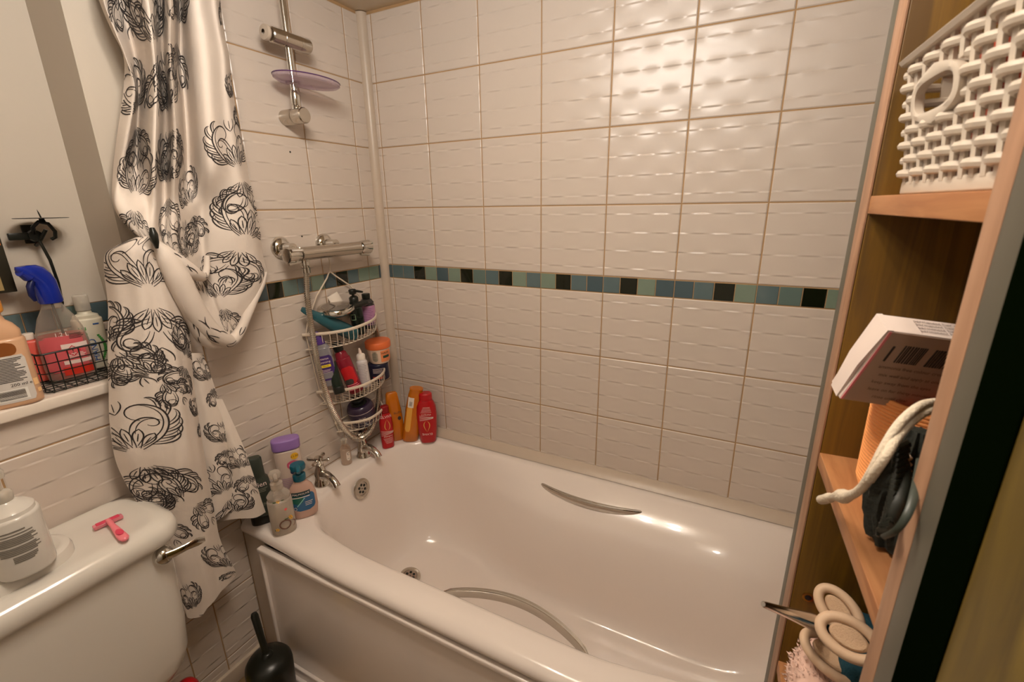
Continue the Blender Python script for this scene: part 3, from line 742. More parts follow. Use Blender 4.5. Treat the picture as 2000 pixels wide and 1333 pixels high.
# ------------------------------------------------------------------ things on the window sill
SZ = .995
p = Vector((-.0, -1.028, SZ)); f = face(p)
M_tan = mat('tan_lotion', (208, 164, 128), .3, coat=.2, var=.03)
s_ = rnd(0, .13, .037, .024, 2.8, .006)[:-1]+[(.142, .034, .022, 2.6), (.155, .027, .02, 2.3), (.163, .019, .018, 2.1), (.172, .0165, .0165, 2), (.176, .0165, .0165, 2)]
def tan_lab(q, F):
    q.use(mat('brown_label', (132, 74, 24), .5)); F.patch(q, .098, .124, -.036, .020, .0005, 8, 12, .012)
    q.use(mat('silver_label', (205, 198, 190), .45)); F.patch(q, .010, .099, -.034, .027, .0007, 12, 12, .003)
    q.use(M_inkd); F.lines(q, .094, 16, .0029, -.031, .024, .0007, .0012)
    F.text(q, '200 ml e', .043, .008, .012, .0013)
    q.use(mat('barcode_paper', (226, 222, 214), .5)); F.patch(q, .014, .036, -.024, .018, .0011)
    q.use(M_inkd)
    for i in range(15): F.patch(q, .0165+i*.0012, .0165+i*.0012+random.choice((.0004, .0007)), -.020, .014, .0015, 1, 6)
    q.use(mat('petal_print', (240, 196, 140), .5)); F.patch(q, .035, .048, .028, .034, .0008, 4, 2); F.patch(q, .02, .028, .030, .035, .0008, 4, 2)
bottle('lotion_bottle', 'peach lotion bottle with an orange cap and a silver barcode label on the window sill', 'lotion bottle', p, f, s_, M_tan,
       [('label', tan_lab), ('cap', lambda q, F: Flask(rnd(.176, .203, .0215, .0215, 2, .006)).body(q.use(mat('orange_cap', (238, 160, 62), .28, coat=.3))))])
# trigger spray bottle
p = Vector((-.075, -.916, SZ+.004)); f = face(p)
s_ = [(0, .034, .022, 2.6), (.004, .039, .026, 2.6), (.03, .0415, .028, 2.5), (.08, .041, .028, 2.5), (.11, .037, .026, 2.4), (.135, .029, .022, 2.2), (.152, .020, .017, 2.1), (.163, .0155, .0155, 2), (.171, .0155, .0155, 2)]
def spray_lab(q, F):
    q.use(mat('pink_label', (205, 92, 96), .4)); F.patch(q, .020, .098, -.036, .030, .0006, 12, 12, .01)
    q.use(mat('red_band', (214, 52, 34), .4)); F.patch(q, .012, .030, -.012, .034, .0009)
    q.use(M_ink); F.patch(q, .070, .080, -.006, .034, .0012); F.patch(q, .036, .044, -.008, .034, .0012)
    F.text(q, '1.2 L', .101, .011, .0, .0014); F.lines(q, .058, 4, .003, 0, .03, .0007, .0013)
    q.use(M_inkd); F.lines(q, .100, 4, .003, .01, .034, .0006, .0014)
    q.use(mat('hazard_red', (200, 24, 44), .4))
    c = .064
    for s in (1, -1):
        for a, b_ in (((.012, 0), (0, .012)), ((0, .012), (-.012, 0))):
            n_ = 6; out = []
            for i in range(n_+1):
                t = i/n_; y = a[0]*(1-t)+b_[0]*t; z = (a[1]*(1-t)+b_[1]*t)*s
                for o_ in (1, .84): out.append(F.pt(c+z*o_, F.ang(c+z*o_, .010+y*o_), .0016))
            q.add(out, [(2*i, 2*i+1, 2*i+3, 2*i+2) for i in range(n_)])
    q.use(M_inkd); F.text(q, '!', c, .016, .010, .0016)
def trig(q, F):
    q.use(mat('cobalt_plastic', (20, 44, 150), .25, coat=.4, var=.03))
    L = []
    for z, cx, hx, hy in ((.166, 0, .019, .018), (.170, 0, .0205, .0195), (.196, .002, .0205, .0185), (.212, .004, .023, .0175), (.228, .014, .027, .016), (.240, .024, .027, .013), (.246, .030, .020, .009), (.247, .032, .008, .004)):
        L.append([(cx+hx*cos(2*pi*k/24), hy*sin(2*pi*k/24), z) for k in range(24)])
    q.loft(L); q.tube([(.030, 0, .226), (.040, 0, .234), (.046, 0, .236)], [.012, .0095, .008], 14)
st = bottle('trigger_spray_bottle', 'clear spray bottle with a cobalt blue trigger head and red cleaner, in the black basket', 'spray bottle', p, f, s_, thin('spray_clear', (225, 214, 200), .14),
       [('liquid', lambda q, F: Flask([(.0025, .033, .021, 2.6), (.006, .0375, .025, 2.6), (.03, .0402, .0265, 2.5), (.07, .0398, .0265, 2.5), (.098, .037, .025, 2.4)]).body(q.use(thin('red_liquid', (206, 88, 74), .72)))),
        ('trigger_head', trig),
        ('trigger', lambda q, F: q.use(mat('navy_trigger', (14, 24, 78), .3)).tube([(.022, 0, .222), (.034, 0, .205), (.036, 0, .188), (.032, 0, .176)], [.006, .006, .005, .003], 10)),
        ('dip_tube', lambda q, F: q.use(M_dark).tube([(0, 0, .168), (-.002, .004, .10), (-.004, .008, .02)], .0022, 8))])
sl_ = MB(); F = Flask(s_); spray_lab(sl_, F); so_ = sl_.build('label', st); 
for ch in st.children:
    if ch.name.startswith('trigger'): ch.rotation_euler = (0, 0, -.75)
# milky pump bottle behind
p = Vector((-.105, -.858, SZ+.004)); f = face(p)
s_ = rnd(0, .118, .027, .019, 2.8, .005)[:-1]+[(.124, .022, .017, 2.4), (.128, .013, .013, 2), (.133, .012, .012, 2)]
def wl_lab(q, F):
    q.use(mat('green_print', (70, 150, 70), .5)); F.text(q, 'ALOE', .078, .018, -.010, .001, pi/2)
    for k in range(14):
        z = .02+.06*k/14; F.patch(q, z, z+.0045, .008+.008*sin(pi*k/14), .012+.009*sin(pi*k/14), .0009, 1, 2)
    q.use(mat('blue_print', (40, 84, 150), .5)); F.text(q, 'HAND', .046, .018, .0, .001, pi/2); F.patch(q, .103, .106, .008, .018, .0009, 1, 3)
    F.lines(q, .034, 5, .003, -.02, .0, .0006, .0009)
bottle('cream_pump_bottle', 'slim white bottle with green and blue print behind the spray bottle, beside the curtain', 'soap bottle', p, f, s_, mat('milk_plastic', (214, 208, 188), .35),
       [('label_print', wl_lab), ('pump_head', lambda q, F: (Flask(rnd(.133, .170, .0135, .0135, 2, .004)).body(q.use(thin('clear_plastic', (225, 218, 205), .35)))))])
# pink pouch behind
p = Vector((-.108, -.958, SZ+.004))
bottle('refill_pouch', 'flat pink-red bottle half hidden behind the spray bottle on the sill', 'soap bottle', p, face(p), rnd(0, .092, .024, .013, 2.8, .006), mat('coral_pack', (222, 98, 84), .35), [('cap', lambda q, F: Flask(rnd(.092, .106, .010, .010, 2, .002)).body(q.use(M_white)))])
# wire basket
bk = thing('wire_basket', 'black wire basket holding cleaning bottles on the window sill', 'basket', (-.07, -.905, SZ))
def wire(mb, pts, r=.0011, closed=False, n=6): mb.tube(pts, r, n, True, 1., closed)
x0, x1, y0, y1, h = -.06, .068, -.078, .085, .082
m = MB(); wire(m, [(x, y, h) for x, y in rrect(x0, x1, y0, y1, .012, 5, m=4)], .0019, True, 8); m.build('rim_wire', bk, M_blk)
m = MB()
for z in (.003, .022, .042, .062): wire(m, [(x, y, z) for x, y in rrect(x0, x1, y0, y1, .012, 5, m=4)], .0011, True)
for i in range(9):
    y = y0+.010+(y1-y0-.02)*i/8
    wire(m, [(x1, y, h), (x1, y, .004), (x1-.003, y, .0015), (x0+.003, y, .0015), (x0, y, .004), (x0, y, h)])
for i in range(7):
    x = x0+.012+(x1-x0-.024)*i/6
    wire(m, [(x, y0, h), (x, y0, .004), (x, y0+.003, .003), (x, y1-.003, .003), (x, y1, .004), (x, y1, h)])
m.build('wire_mesh', bk, M_blk)
# candle sconce
cs = thing('candle_sconce', 'black wrought iron candle sconce fixed to the niche wall above the sill', 'candle holder', (NX+.002, -.905, 1.30))
m = MB(); m.lathe([(.0001, .034), (.041, .0345), (.0425, .0355), (.041, .036), (.0001, .036)], 40, (.055, .015, 0)); m.build('drip_plate', cs, M_blk)
m = MB(); m.tube([(.055, .015, .034), (.055, .013, .046), (.055, .012, .052)], [.0016, .0012, .0002], 8); m.lathe([(.006, .026), (.004, .034)], 14, (.055, .015, 0)); m.build('spike', cs, M_blk)
m = MB(); m.tube([(.03, .004, .004), (.04, .003, .018), (.052, .010, .028), (.058, .022, .024), (.056, .030, .008), (.05, .030, -.004), (.046, .024, -.008)], .0035, 10)
m.tube([(.012, .008, -.02), (.03, .010, -.012), (.04, .014, .0), (.045, .020, .012)], .0035, 10); m.build('scroll_arm', cs, M_blk)
m = MB(); m.box(.0, .004, -.004, .018, -.016, .022, .001)
m.tube([(.002, .012, 0), (.014, .008, -.004), (.026, .006, .0)], .0055, 10); m.build('wall_plate', cs, M_blk)
m = MB(); m.box(.022, .030, -.034, .006, -.007, .007, .0015); m.lathe([(.011, .020), (.0125, .026), (.011, .033)], 20, (0, .006, 0), 'x'); m.build('candle_bracket', cs, M_blk)
m = MB(); m.tube([(.036, .008, -.01), (.04, .014, -.05), (.034, .018, -.10), (.02, .020, -.145), (.012, .018, -.165)], [.0028, .003, .0028, .0024, .0015], 8); m.build('drop_stem', cs, M_blk)
# picture leaning at the niche side
pc = thing('picture', 'edge of a dark picture leaning on the niche wall at the left', 'picture', (-.098, -.955, SZ+.196), 0)
m = MB(); m.box(-.004, .006, -.17, .0, .003, .165, .001); m.build('frame', pc, mat('dark_frame', (40, 36, 24), .4))
m = MB(); m.use(mat('picture_art', (150, 128, 82), .5, var=.5, scale=14)).add([(.0066, -.165, .008), (.0066, -.018, .008), (.0066, -.018, .16), (.0066, -.165, .16)], [(0, 1, 2, 3)])
m.use(mat('picture_orange', (226, 130, 50), .5)).add([(.0068, -.03, .10), (.0068, -.003, .095), (.0068, -.003, .115), (.0068, -.03, .125)], [(0, 1, 2, 3)]); m.build('artwork', pc)

# ------------------------------------------------------------------ floor by the toilet
tb = thing('toilet_brush', 'black toilet brush standing in its round black holder by the bath panel', 'toilet brush', (.195, -.79, 0))
m = MB(); m.lathe([(.045, 0), (.05, .006), (.056, .12), (.058, .17), (.056, .183), (.048, .196), (.03, .204), (.014, .207)], 36); m.build('holder', tb, M_blk)
m = MB(); m.tube([(0, 0, .205), (-.018, .004, .26), (-.034, .008, .315), (-.036, .0085, .322)], [.0085, .0085, .0095, .007], 16); m.lathe([(.016, .206), (.012, .214), (.009, .216)], 20); m.build('handle', tb, M_blk)
cb = bottle('cleaner_bottle', 'yellow cleaner bottle with a domed red cap behind the toilet', 'cleaner bottle', (.085, -.905, 0), .3,
            rnd(0, .17, .036, .028, 2.5, .01)[:-1]+[(.19, .03, .026, 2.2), (.21, .022, .02, 2), (.222, .020, .02, 2)], mat('yellow_plastic', (226, 196, 40), .3),
            [('cap', lambda q, F: q.use(M_red).lathe([(.025, .215), (.0265, .22), (.0265, .236), (.023, .250), (.014, .258), (.001, .261)], 28))], rot=(.22, .1, .3))

# ------------------------------------------------------------------ bottles on the bath rim
RZ = .4905
# dark green shampoo by the curtain (cap down)
p = Vector((.066, -.654, RZ)); f = face(p)
s_ = rnd(0, .026, .031, .019, 3, .003)[:-1]+[(.027, .033, .020, 2.8), (.05, .0345, .021, 2.8), (.10, .033, .0205, 2.8), (.128, .029, .019, 2.8), (.133, .024, .016, 2.8), (.138, .023, .016, 2.8), (.185, .0215, .013, 2.8), (.19, .018, .010, 2.8)]
M_dg = mat('charcoal_green', (52, 58, 50), .4)
def dg_lab(q, F):
    q.use(M_ink); F.text(q, 'Cien', .118, .019, .004, .0008); q.use(mat('dim_ink', (150, 150, 130), .5)); F.lines(q, .106, 3, .004, -.004, .022, .0006)
bottle('shower_gel_bottle', 'dark charcoal shower gel bottle at the rim corner, partly behind the curtain', 'shower gel', p, f, s_, M_dg,
       [('label_print', dg_lab), ('small_print', lambda q, F: F.text(q.use(mat('dim_ink', (150, 150, 130), .5)), 'MEN', .06, .012, .004, .0008)), ('cap', lambda q, F: Flask(rnd(.0, .026, .0318, .0198, 3, .003)).body(q.use(M_blk)))], rot=(0, 0, f), sc=(1, 1, 1.07))
# purple cap bottle
p = Vector((.064, -.550, RZ)); f = face(p)
s_ = rnd(0, .178, .036, .021, 2.8, .006)
def pu_lab(q, F):
    q.use(mat('price_yellow', (232, 176, 40), .5))
    cy, cz = .017, .158
    n_ = 18; vs = [F.pt(cz, F.ang(cz, cy), .001)]+[F.pt(cz+.0105*sin(2*pi*k/n_), F.ang(cz, cy+.0105*cos(2*pi*k/n_)), .001) for k in range(n_)]
    q.add(vs, [(0, 1+k, 1+(k+1) % n_) for k in range(n_)])
    q.use(M_inkd); F.text(q, '£1.50', cz, .009, cy, .0016)
    q.use(mat('berry_print', (196, 80, 110), .5)); F.patch(q, .118, .145, -.006, .026, .0008, 6, 8, .012); q.use(M_ink); F.text(q, 'Relax', .131, .010, .010, .0014)
    q.use(mat('navy_print', (34, 40, 70), .5)); F.patch(q, .100, .120, .0, .028, .001, 5, 6, .008); q.use(M_ink); F.text(q, 'ox', .110, .014, .014, .0016)
    q.use(mat('lilac_print', (168, 130, 168), .5)); F.lines(q, .09, 6, .006, -.024, .026, .0009)
bottle('bath_soak_bottle', 'tall pale bottle with a lilac cap and a yellow price sticker, against the tiles', 'bath soak', p, f, s_, thin('pale_bottle', (216, 196, 180), .8, .2),
       [('label', pu_lab), ('cap', lambda q, F: Flask(rnd(.178, .212, .0385, .0225, 2.8, .005)).body(q.use(mat('lilac_cap', (146, 112, 176), .35)))),
        ('liquid', lambda q, F: Flask(rnd(.003, .165, .0335, .0185, 2.8, .005)).body(q.use(mat('blush_liquid', (206, 172, 158), .4))))])
# blue label hand wash
p = Vector((.150, -.583, RZ)); f = face(p)
s_ = [(0, .028, .016, 2.4), (.005, .034, .020, 2.4), (.03, .038, .022, 2.3), (.07, .037, .022, 2.3), (.095, .030, .020, 2.2), (.108, .020, .016, 2), (.114, .014, .014, 2), (.12, .0135, .0135, 2)]
def pm_lab(q, F):
    q.use(mat('palm_blue', (44, 92, 130), .35)); F.patch(q, .028, .084, -.028, .030, .0008, 12, 12, .016)
    q.use(mat('palm_green', (30, 92, 78), .35)); F.patch(q, .052, .084, -.028, .0, .0011, 8, 6, .010)
    q.use(mat('palm_dark', (10, 46, 52), .35)); F.patch(q, .076, .089, -.026, .020, .0013)
    q.use(M_ink); F.text(q, 'PALMOLIVE', .0825, .0082, -.003, .0018); F.patch(q, .0715, .0735, -.026, .018, .0014); F.lines(q, .055, 3, .005, .004, .026, .0007, .0014)
    q.use(mat('sweep', (140, 200, 190), .4))
    for k in range(12): F.patch(q, .045+k*.002, .047+k*.002, -.016+k*.0018-.0015, -.016+k*.0018+.0015, .0015, 1, 1)
    q.use(M_ink)
    for k in range(10):
        a = 2*pi*k/10; F.patch(q, .038+.0045*sin(a)-.0008, .038+.0045*sin(a)+.0008, -.022+.0035*cos(a)-.0008, -.022+.0035*cos(a)+.0008, .0014, 1, 1)
M_teal = mat('teal_pump', (8, 86, 104), .3, coat=.3)
def pm_head(q, F):
    q.use(M_teal); q.lathe([(.0165, .118), (.017, .12), (.017, .134), (.014, .138), (.006, .14), (.006, .150)], 24)
    q.lathe([(.012, .149), (.0195, .152), (.021, .160), (.019, .167), (.010, .170)], 24)
    q.tube([(0, 0, .161), (.018, .0, .163), (.034, 0, .157)], [.009, .008, .005], 12)
bottle('hand_wash_bottle', 'pale pink hand wash bottle with a teal pump and a blue-green oval label', 'hand wash', p, f, s_, thin('pink_clear_bottle', (214, 176, 158), .72, .15),
       [('label', pm_lab), ('pump_head', pm_head), ('liquid', lambda q, F: Flask([(a+.002 if a < .01 else a, b_*.92, c*.9, e) for a, b_, c, e in s_[:-3]]).body(q.use(mat('pink_liquid', (196, 158, 142), .4))))])
# clear coconut bottle
p = Vector((.156, -.656, RZ)); f = face(p)
s_ = rnd(0, .105, .031, .024, 2.3, .006)[:-1]+[(.116, .029, .023, 2.2), (.126, .022, .019, 2.1), (.133, .014, .014, 2), (.140, .0135, .0135, 2)]
def co_lab(q, F):
    ring = mat('coconut_brown', (96, 50, 36), .5); q.use(ring)
    def circ(cy, cz, R, w_, n_=26, a0=0, a1=2*pi, sq=1.):
        out = []
        for k in range(n_+1):
            a = a0+(a1-a0)*k/n_
            for o_ in (R-w_, R+w_): out.append(F.pt(cz+o_*sin(a)*sq, F.ang(cz, cy+o_*cos(a)), .0009))
        q.add(out, [(2*k, 2*k+1, 2*k+3, 2*k+2) for k in range(n_)])
    circ(.004, .034, .0135, .0009); circ(.004, .034, .0115, .0004); circ(.018, .030, .010, .0008, 10, -1.2, 1.2)
def co_flw(q, F):
    q.use(mat('flower_yellow', (236, 176, 40), .5))
    for cy, cz in ((-.016, .023), (.020, .047), (.018, .052), (-.004, .107)):
        for k in range(5):
            a = 2*pi*k/5; F.patch(q, cz+.003*sin(a)-.0013, cz+.003*sin(a)+.0013, cy+.003*cos(a)-.0015, cy+.003*cos(a)+.0015, .001, 1, 1)
    q.use(mat('leaf_green', (54, 84, 40), .5)); F.patch(q, .104, .107, -.016, -.009, .0009, 1, 2); F.patch(q, .106, .109, .004, .010, .0009, 1, 2); F.patch(q, .02, .0222, -.023, -.019, .0009, 1, 1); F.patch(q, .049, .0515, .004, .017, .0009, 1, 2)
def co_drop(q, F):
    q.use(mat('coral_drop', (232, 92, 96), .5)); F.patch(q, .076, .083, .007, .014, .0009, 3, 3, .0028)
bottle('clear_hand_soap_bottle', 'nearly empty clear bottle with a coconut and flower print, front corner of the rim', 'soap bottle', p, f, s_, thin('clear_bottle', (216, 204, 190), .30, .1),
       [('coconut_print', co_lab), ('flower_print', co_flw), ('drop_print', co_drop), ('liquid', lambda q, F: Flask(rnd(.002, .062, .0288, .0218, 2.3, .005)).body(q.use(thin('faint_liquid', (214, 196, 170), .35)))),
        ('pump_head', lambda q, F: (q.use(thin('clear_bottle', (216, 204, 190), .30, .1)), q.lathe([(.0155, .138), (.0155, .152), (.006, .156), (.006, .168), (.014, .170), (.016, .180), (.013, .186), (.008, .188)], 24), q.tube([(0, 0, .179), (.018, 0, .181), (.03, 0, .176)], [.006, .005, .004], 10)))])
# small clear bottle near the valve
p = Vector((.046, -.326, RZ)); f = face(p)
def sm_lab(q, F):
    q.use(M_white); F.patch(q, .018, .052, .001, .013, .0006, 5, 5, .003); q.use(M_inkd); F.text(q, 'C', .043, .013, .007, .0011, -.2); F.text(q, '~', .026, .014, .007, .0011)
bottle('travel_bottle', 'small clear bottle with a white sticker between the two bath taps', 'small bottle', p, f, rnd(0, .062, .0175, .0165, 2.3, .004)[:-1]+[(.068, .013, .013, 2), (.072, .009, .009, 2), (.078, .009, .009, 2)], thin('clear_bottle2', (214, 190, 170), .5, .15),
       [('sticker', sm_lab), ('cap', lambda q, F: Flask(rnd(.078, .094, .0105, .0105, 2, .002)).body(q.use(thin('clear_plastic', (225, 218, 205), .35))))])
def elvive(q, F, flip, H):
    def T(t, z, s, off=.0008):
        F.text(q, t, (H-z) if flip else z, s, 0, off, pi if flip else 0)
    q.use(M_ink); T('ELVIVE', .128, .0135 if not flip else .0115)
    zz = (lambda z: H-z) if flip else (lambda z: z)
    q.use(M_gold); Q = []
    for k in range(21):
        t = k/20; z = .075+.045*t; wv = .0095*sin(pi*t**.7); 
        for o_ in (.82, 1.1): Q.append(F.pt(zz(z), F.ang(zz(z), wv*o_), .0008))
    for k in range(21):
        t = 1-k/20; z = .075+.045*t; wv = -.0095*sin(pi*t**.7)
        for o_ in (.82, 1.1): Q.append(F.pt(zz(z), F.ang(zz(z), wv*o_), .0008))
    q.add(Q, [(2*k, 2*k+1, 2*k+3, 2*k+2) for k in range(41)])
    q.use(M_ink)
    for k in range(5):
        n_ = 10; out = []
        for j in range(n_+1):
            y = -.022+.044*j/n_; z = zz(.071-.003*k+.006*(j/n_-.5)*(k-2)*.6)
            for o_ in (-.0005, .0005): out.append(F.pt(z+o_, F.ang(z, y), .0008))
        q.add(out, [(2*j, 2*j+1, 2*j+3, 2*j+2) for j in range(n_)])
    T('shampoo', .052, .0085)
    for k in range(5): z = zz(.043-.0048*k); F.patch(q, z-.0005, z+.0005, -.017+.002*k, .017-.001*k, .0008, 1, 6)
# small red
p = Vector((.100, -.176, RZ)); f = face(p)
s_ = [(0, .018, .011, 2.6), (.003, .0215, .014, 2.6), (.05, .0235, .0155, 2.6), (.10, .024, .0155, 2.6), (.128, .0215, .0145, 2.6), (.138, .016, .0125, 2.4), (.140, .0145, .012, 2.3)]
F0 = bottle('shampoo_bottle', 'slim red shampoo bottle standing upright nearest the bath tap', 'shampoo', p, f+.25, s_, M_red,
       [('label_print', lambda q, F: elvive(q, Flask([(a*1.0, b_, c, e) for a, b_, c, e in s_]), False, .16)), ('cap', lambda q, F: Flask(rnd(.140, .168, .0148, .0128, 2.4, .004)).body(q.use(mat('deep_red_cap', (140, 10, 16), .3))))])
# large red upside down
p = Vector((.205, -.070, RZ)); f = face(p)
s_ = [(0, .024, .017, 2.8), (.004, .0265, .0185, 2.8), (.05, .0315, .0215, 2.6), (.11, .0335, .0225, 2.5), (.14, .0315, .0215, 2.5), (.158, .0245, .018, 2.4), (.163, .020, .0165, 2.3), (.165, .022, .018, 2.3), (.186, .0215, .0175, 2.3), (.190, .018, .014, 2.3)]
bottle('conditioner_bottle', 'wide red bottle with upside-down lettering, in the back corner of the rim', 'conditioner', p, f-.1, s_, M_red, [('label_print', lambda q, F: elvive(q, F, True, .165))], sc=(1.1, 1.12, 1.04))
# amber bottles
M_amb = mat('amber_plastic', (196, 108, 12), .22, coat=.3, var=.12, scale=12); M_amb2 = mat('amber_dark', (150, 84, 10), .25, coat=.3, var=.3, scale=18)
def amb(mm): return mm
s_ = [(0, .019, .012, 2.6), (.004, .022, .0145, 2.6), (.06, .0245, .017, 2.5), (.12, .0235, .015, 2.5), (.165, .0195, .011, 2.6), (.188, .0175, .010, 2.8), (.194, .014, .007, 2.8)]
p = Vector((.092, -.115, RZ+.001))
bottle('sun_lotion_bottle', 'amber bottle leaning behind the slim red shampoo bottle', 'lotion bottle', p, 0, s_, M_amb,
       [('label_print', lambda q, F: (q.use(M_inkd), F.text(q, 'SUN', .115, .012, .010, .0008), F.patch(q, .085, .10, .008, .018, .0008, 3, 3, .003)))], rot=(.04, -.02, -.75), group=None, sc=(1.15, 1.22, 1))
s2 = [(0, .021, .014, 2.6), (.004, .0245, .017, 2.6), (.06, .027, .019, 2.5), (.14, .026, .018, 2.5), (.19, .023, .017, 2.5), (.212, .020, .016, 2.3), (.214, .0215, .0172, 2.2), (.218, .0205, .0165, 2.2)]
p = Vector((.140, -.098, RZ+.001))
bottle('after_sun_bottle', 'taller amber bottle with a white barcode strip, tilted beside the wide red bottle', 'lotion bottle', p, 0, s2, M_amb,
       [('label_strip', lambda q, F: (q.use(mat('amber_label', (226, 164, 70), .4)), F.patch(q, .045, .150, -.023, -.008, .0008, 10, 5, .003), q.use(M_white), F.patch(q, .145, .185, -.022, -.006, .0012, 4, 4), q.use(M_inkd), *[F.patch(q, .152+i*.002, .1528+i*.002, -.018, -.010, .0016, 1, 2) for i in range(9)]))], rot=(-.17, .07, -.75), sc=(1.1, 1.18, 1))

# ------------------------------------------------------------------ wire caddy hanging from the valve
cad = thing('shower_caddy', 'three-tier cream wire shower caddy hanging askew from the shower valve', 'shower caddy', (.012, -.222, .60), rot=(.085, 0, 0))
def tier(hw, dep, z, h, n):
    m = MB()
    def arcp(s, zz, k=24): return [(max(.0, dep*s*(1-abs(-1+2*i/k)**2.6)), (-1+2*i/k)*hw*(.96+.04*s), zz) for i in range(k+1)]
    m.tube(arcp(1., z), .0034, 10, True, 1.5); m.tube([(.0, -hw, z), (.0, hw, z)], .002, 8)
    o = m.build('tier_rim', cad, M_wire)
    m = MB(); m.tube(arcp(.86, z-h), .0018, 8); m.tube([(0, -hw, z-h), (0, hw, z-h)], .0018, 8)
    for i in range(n):
        u = -.9+1.8*i/(n-1); a = max(0, dep*(1-abs(u)**2.6)); y = u*hw
        m.tube([(a, y, z), (a*.97, y, z-h*.6), (a*.90, y*.99, z-h*.97), (a*.82, y*.98, z-h), (0, y*.98, z-h)], .0012, 6)
    m.build('tier_basket', cad, M_wire)
tier(.146, .115, .385, .050, 19); tier(.142, .115, .185, .046, 19); tier(.100, .095, .045, .034, 13)
m = MB()
for s in (-1, 1):
    m.tube([(.002, s*.135, .385), (.002, s*.132, .17), (.002, s*.115, .13), (.002, s*.098, .045), (.002, s*.09, .0)], .002, 8)
    m.tube([(.004, s*.135, .385), (.006, s*.122, .42), (.006, s*.07, .49), (.006, s*.018, .535), (.004, s*.006, .548)], .0024, 8)
m.tube([(.004, -.006, .548), (.004, 0, .552), (.004, .006, .548)], .0022, 8); m.tube([(.004, 0, .552), (.010, .002, .575), (.012, .0, .60)], .0016, 8)
m.build('hanger_frame', cad, M_wire)
Mc = Matrix.Translation((.012, -.222, .60)) @ Euler((.085, 0, 0)).to_matrix().to_4x4()
def inC(x, y, z): return Mc @ Vector((x, y, z))
def rotm(dirz, spin=0.):
    q = Vector((0, 0, 1)).rotation_difference(Vector(dirz)); return (q.to_matrix().to_4x4() @ Matrix.Rotation(spin, 4, 'Z')).to_euler()
def aim(loc, tilt):
    """upright bottle leaning along the wall by tilt, its front toward the camera"""
    return rotm((0, tilt, 1), face(loc))
# top tier: shower head
p = WX(657, 609, .062)
sh = thing('handheld_shower', 'round chrome hand shower head lying on the top caddy tier', 'shower head', p, rot=(.10, .06, .2))
sh.scale = (1.22, 1.22, 1.22)
m = MB(); m.lathe([(.001, .013), (.030, .0135), (.0315, .015), (.044, .0145), (.046, .012), (.047, .006), (.044, .001), (.034, -.006), (.016, -.010), (.001, -.011)][::-1], 44); m.build('head_body', sh, M_chr)
m = MB(); m.lathe([(.001, .0142), (.034, .0150), (.036, .0150), (.036, .0142)][::-1], 36)
for k in range(3): a = k*2.09+.4; m.tube([(.004*cos(a), .004*sin(a), .0155), (.03*cos(a+.25), .03*sin(a+.25), .0155)], .0014, 6)
m.build('spray_face', sh, mat('pewter', (148, 138, 128), .3, .6))
m = MB(); m.tube([(.02, .036, .004), (.028, .058, .004), (.034, .078, .003), (.036, .086, .002)], [.009, .0085, .008, .006], 14); m.build('handle', sh, M_blk)
# teal tube leaning across the top tier
a_, b_ = WX(589, 604, .045), WX(694, 655, .085); d_ = (b_-a_)
tt = thing('conditioner_tube', 'dark teal squeeze tube lying slanted in the top caddy tier', 'tube', a_, rot=rotm(d_, -.5))
H = d_.length
F = Flask([(0, .007, .0035, 2), (.01, .010, .004, 2), (H*.3, .016, .011, 2.1), (H*.6, .0225, .018, 2.2), (H*.84, .0235, .020, 2.2), (H*.85, .022, .019, 2.2)])
m = MB(); F.body(m); m.build('body', tt, mat('teal_tube', (34, 84, 92), .28, coat=.3))
m = MB(); Flask([(H*.85, .0225, .0195, 2.2), (H*.99, .022, .019, 2.2), (H, .019, .016, 2.2)]).body(m); m.build('cap', tt, mat('teal_cap', (40, 92, 98), .3))
# cream tube behind
a_, b_ = WX(640, 562, .012), WX(672, 612, .03)
ct = thing('cream_tube', 'cream tube with a small gold crest behind the chrome shower head', 'tube', b_, rot=rotm(a_-b_, -.4))
m = MB(); Flask([(-.02, .016, .013, 2), (0, .018, .013, 2), (.045, .019, .010, 2.2), (.068, .0185, .004, 2.4), (.074, .018, .002, 2.4)]).body(m); m.build('body', ct, M_white)
m = MB(); F = Flask([(0, .018, .013, 2), (.045, .019, .010, 2.2)]); F.patch(m.use(M_gold), .008, .016, -.004, .004, .0008, 3, 3, .003); m.build('crest', ct)
# black pump bottle
p = inC(.056, .030, .337); f = aim(p, -.085)
M_bp = mat('bottle_black_green', (18, 26, 18), .25, coat=.3)
bottle('black_pump_bottle', 'black bottle with a black lotion pump standing in the top caddy tier', 'pump bottle', p, 0, rnd(0, .085, .0195, .0195, 3, .003)[:-1]+[(.089, .015, .015, 2.2), (.092, .010, .010, 2)], M_bp,
       [('pump_head', lambda q, F: (q.use(M_blk), q.lathe([(.0125, .09), (.013, .092), (.013, .112), (.009, .116), (.0045, .117), (.0045, .122), (.010, .123), (.011, .134), (.010, .136)], 20), q.tube([(0, 0, .132), (.012, .014, .132), (.022, .028, .130)], [.0045, .004, .003], 8))),
        ('label', lambda q, F: (F.patch(q.use(mat('pale_green_print', (150, 176, 140), .5)), .048, .066, -.016, -.003, .0006), F.patch(q.use(M_bp), .050, .064, -.0145, -.0045, .0009)))], rot=f, sc=1.12)
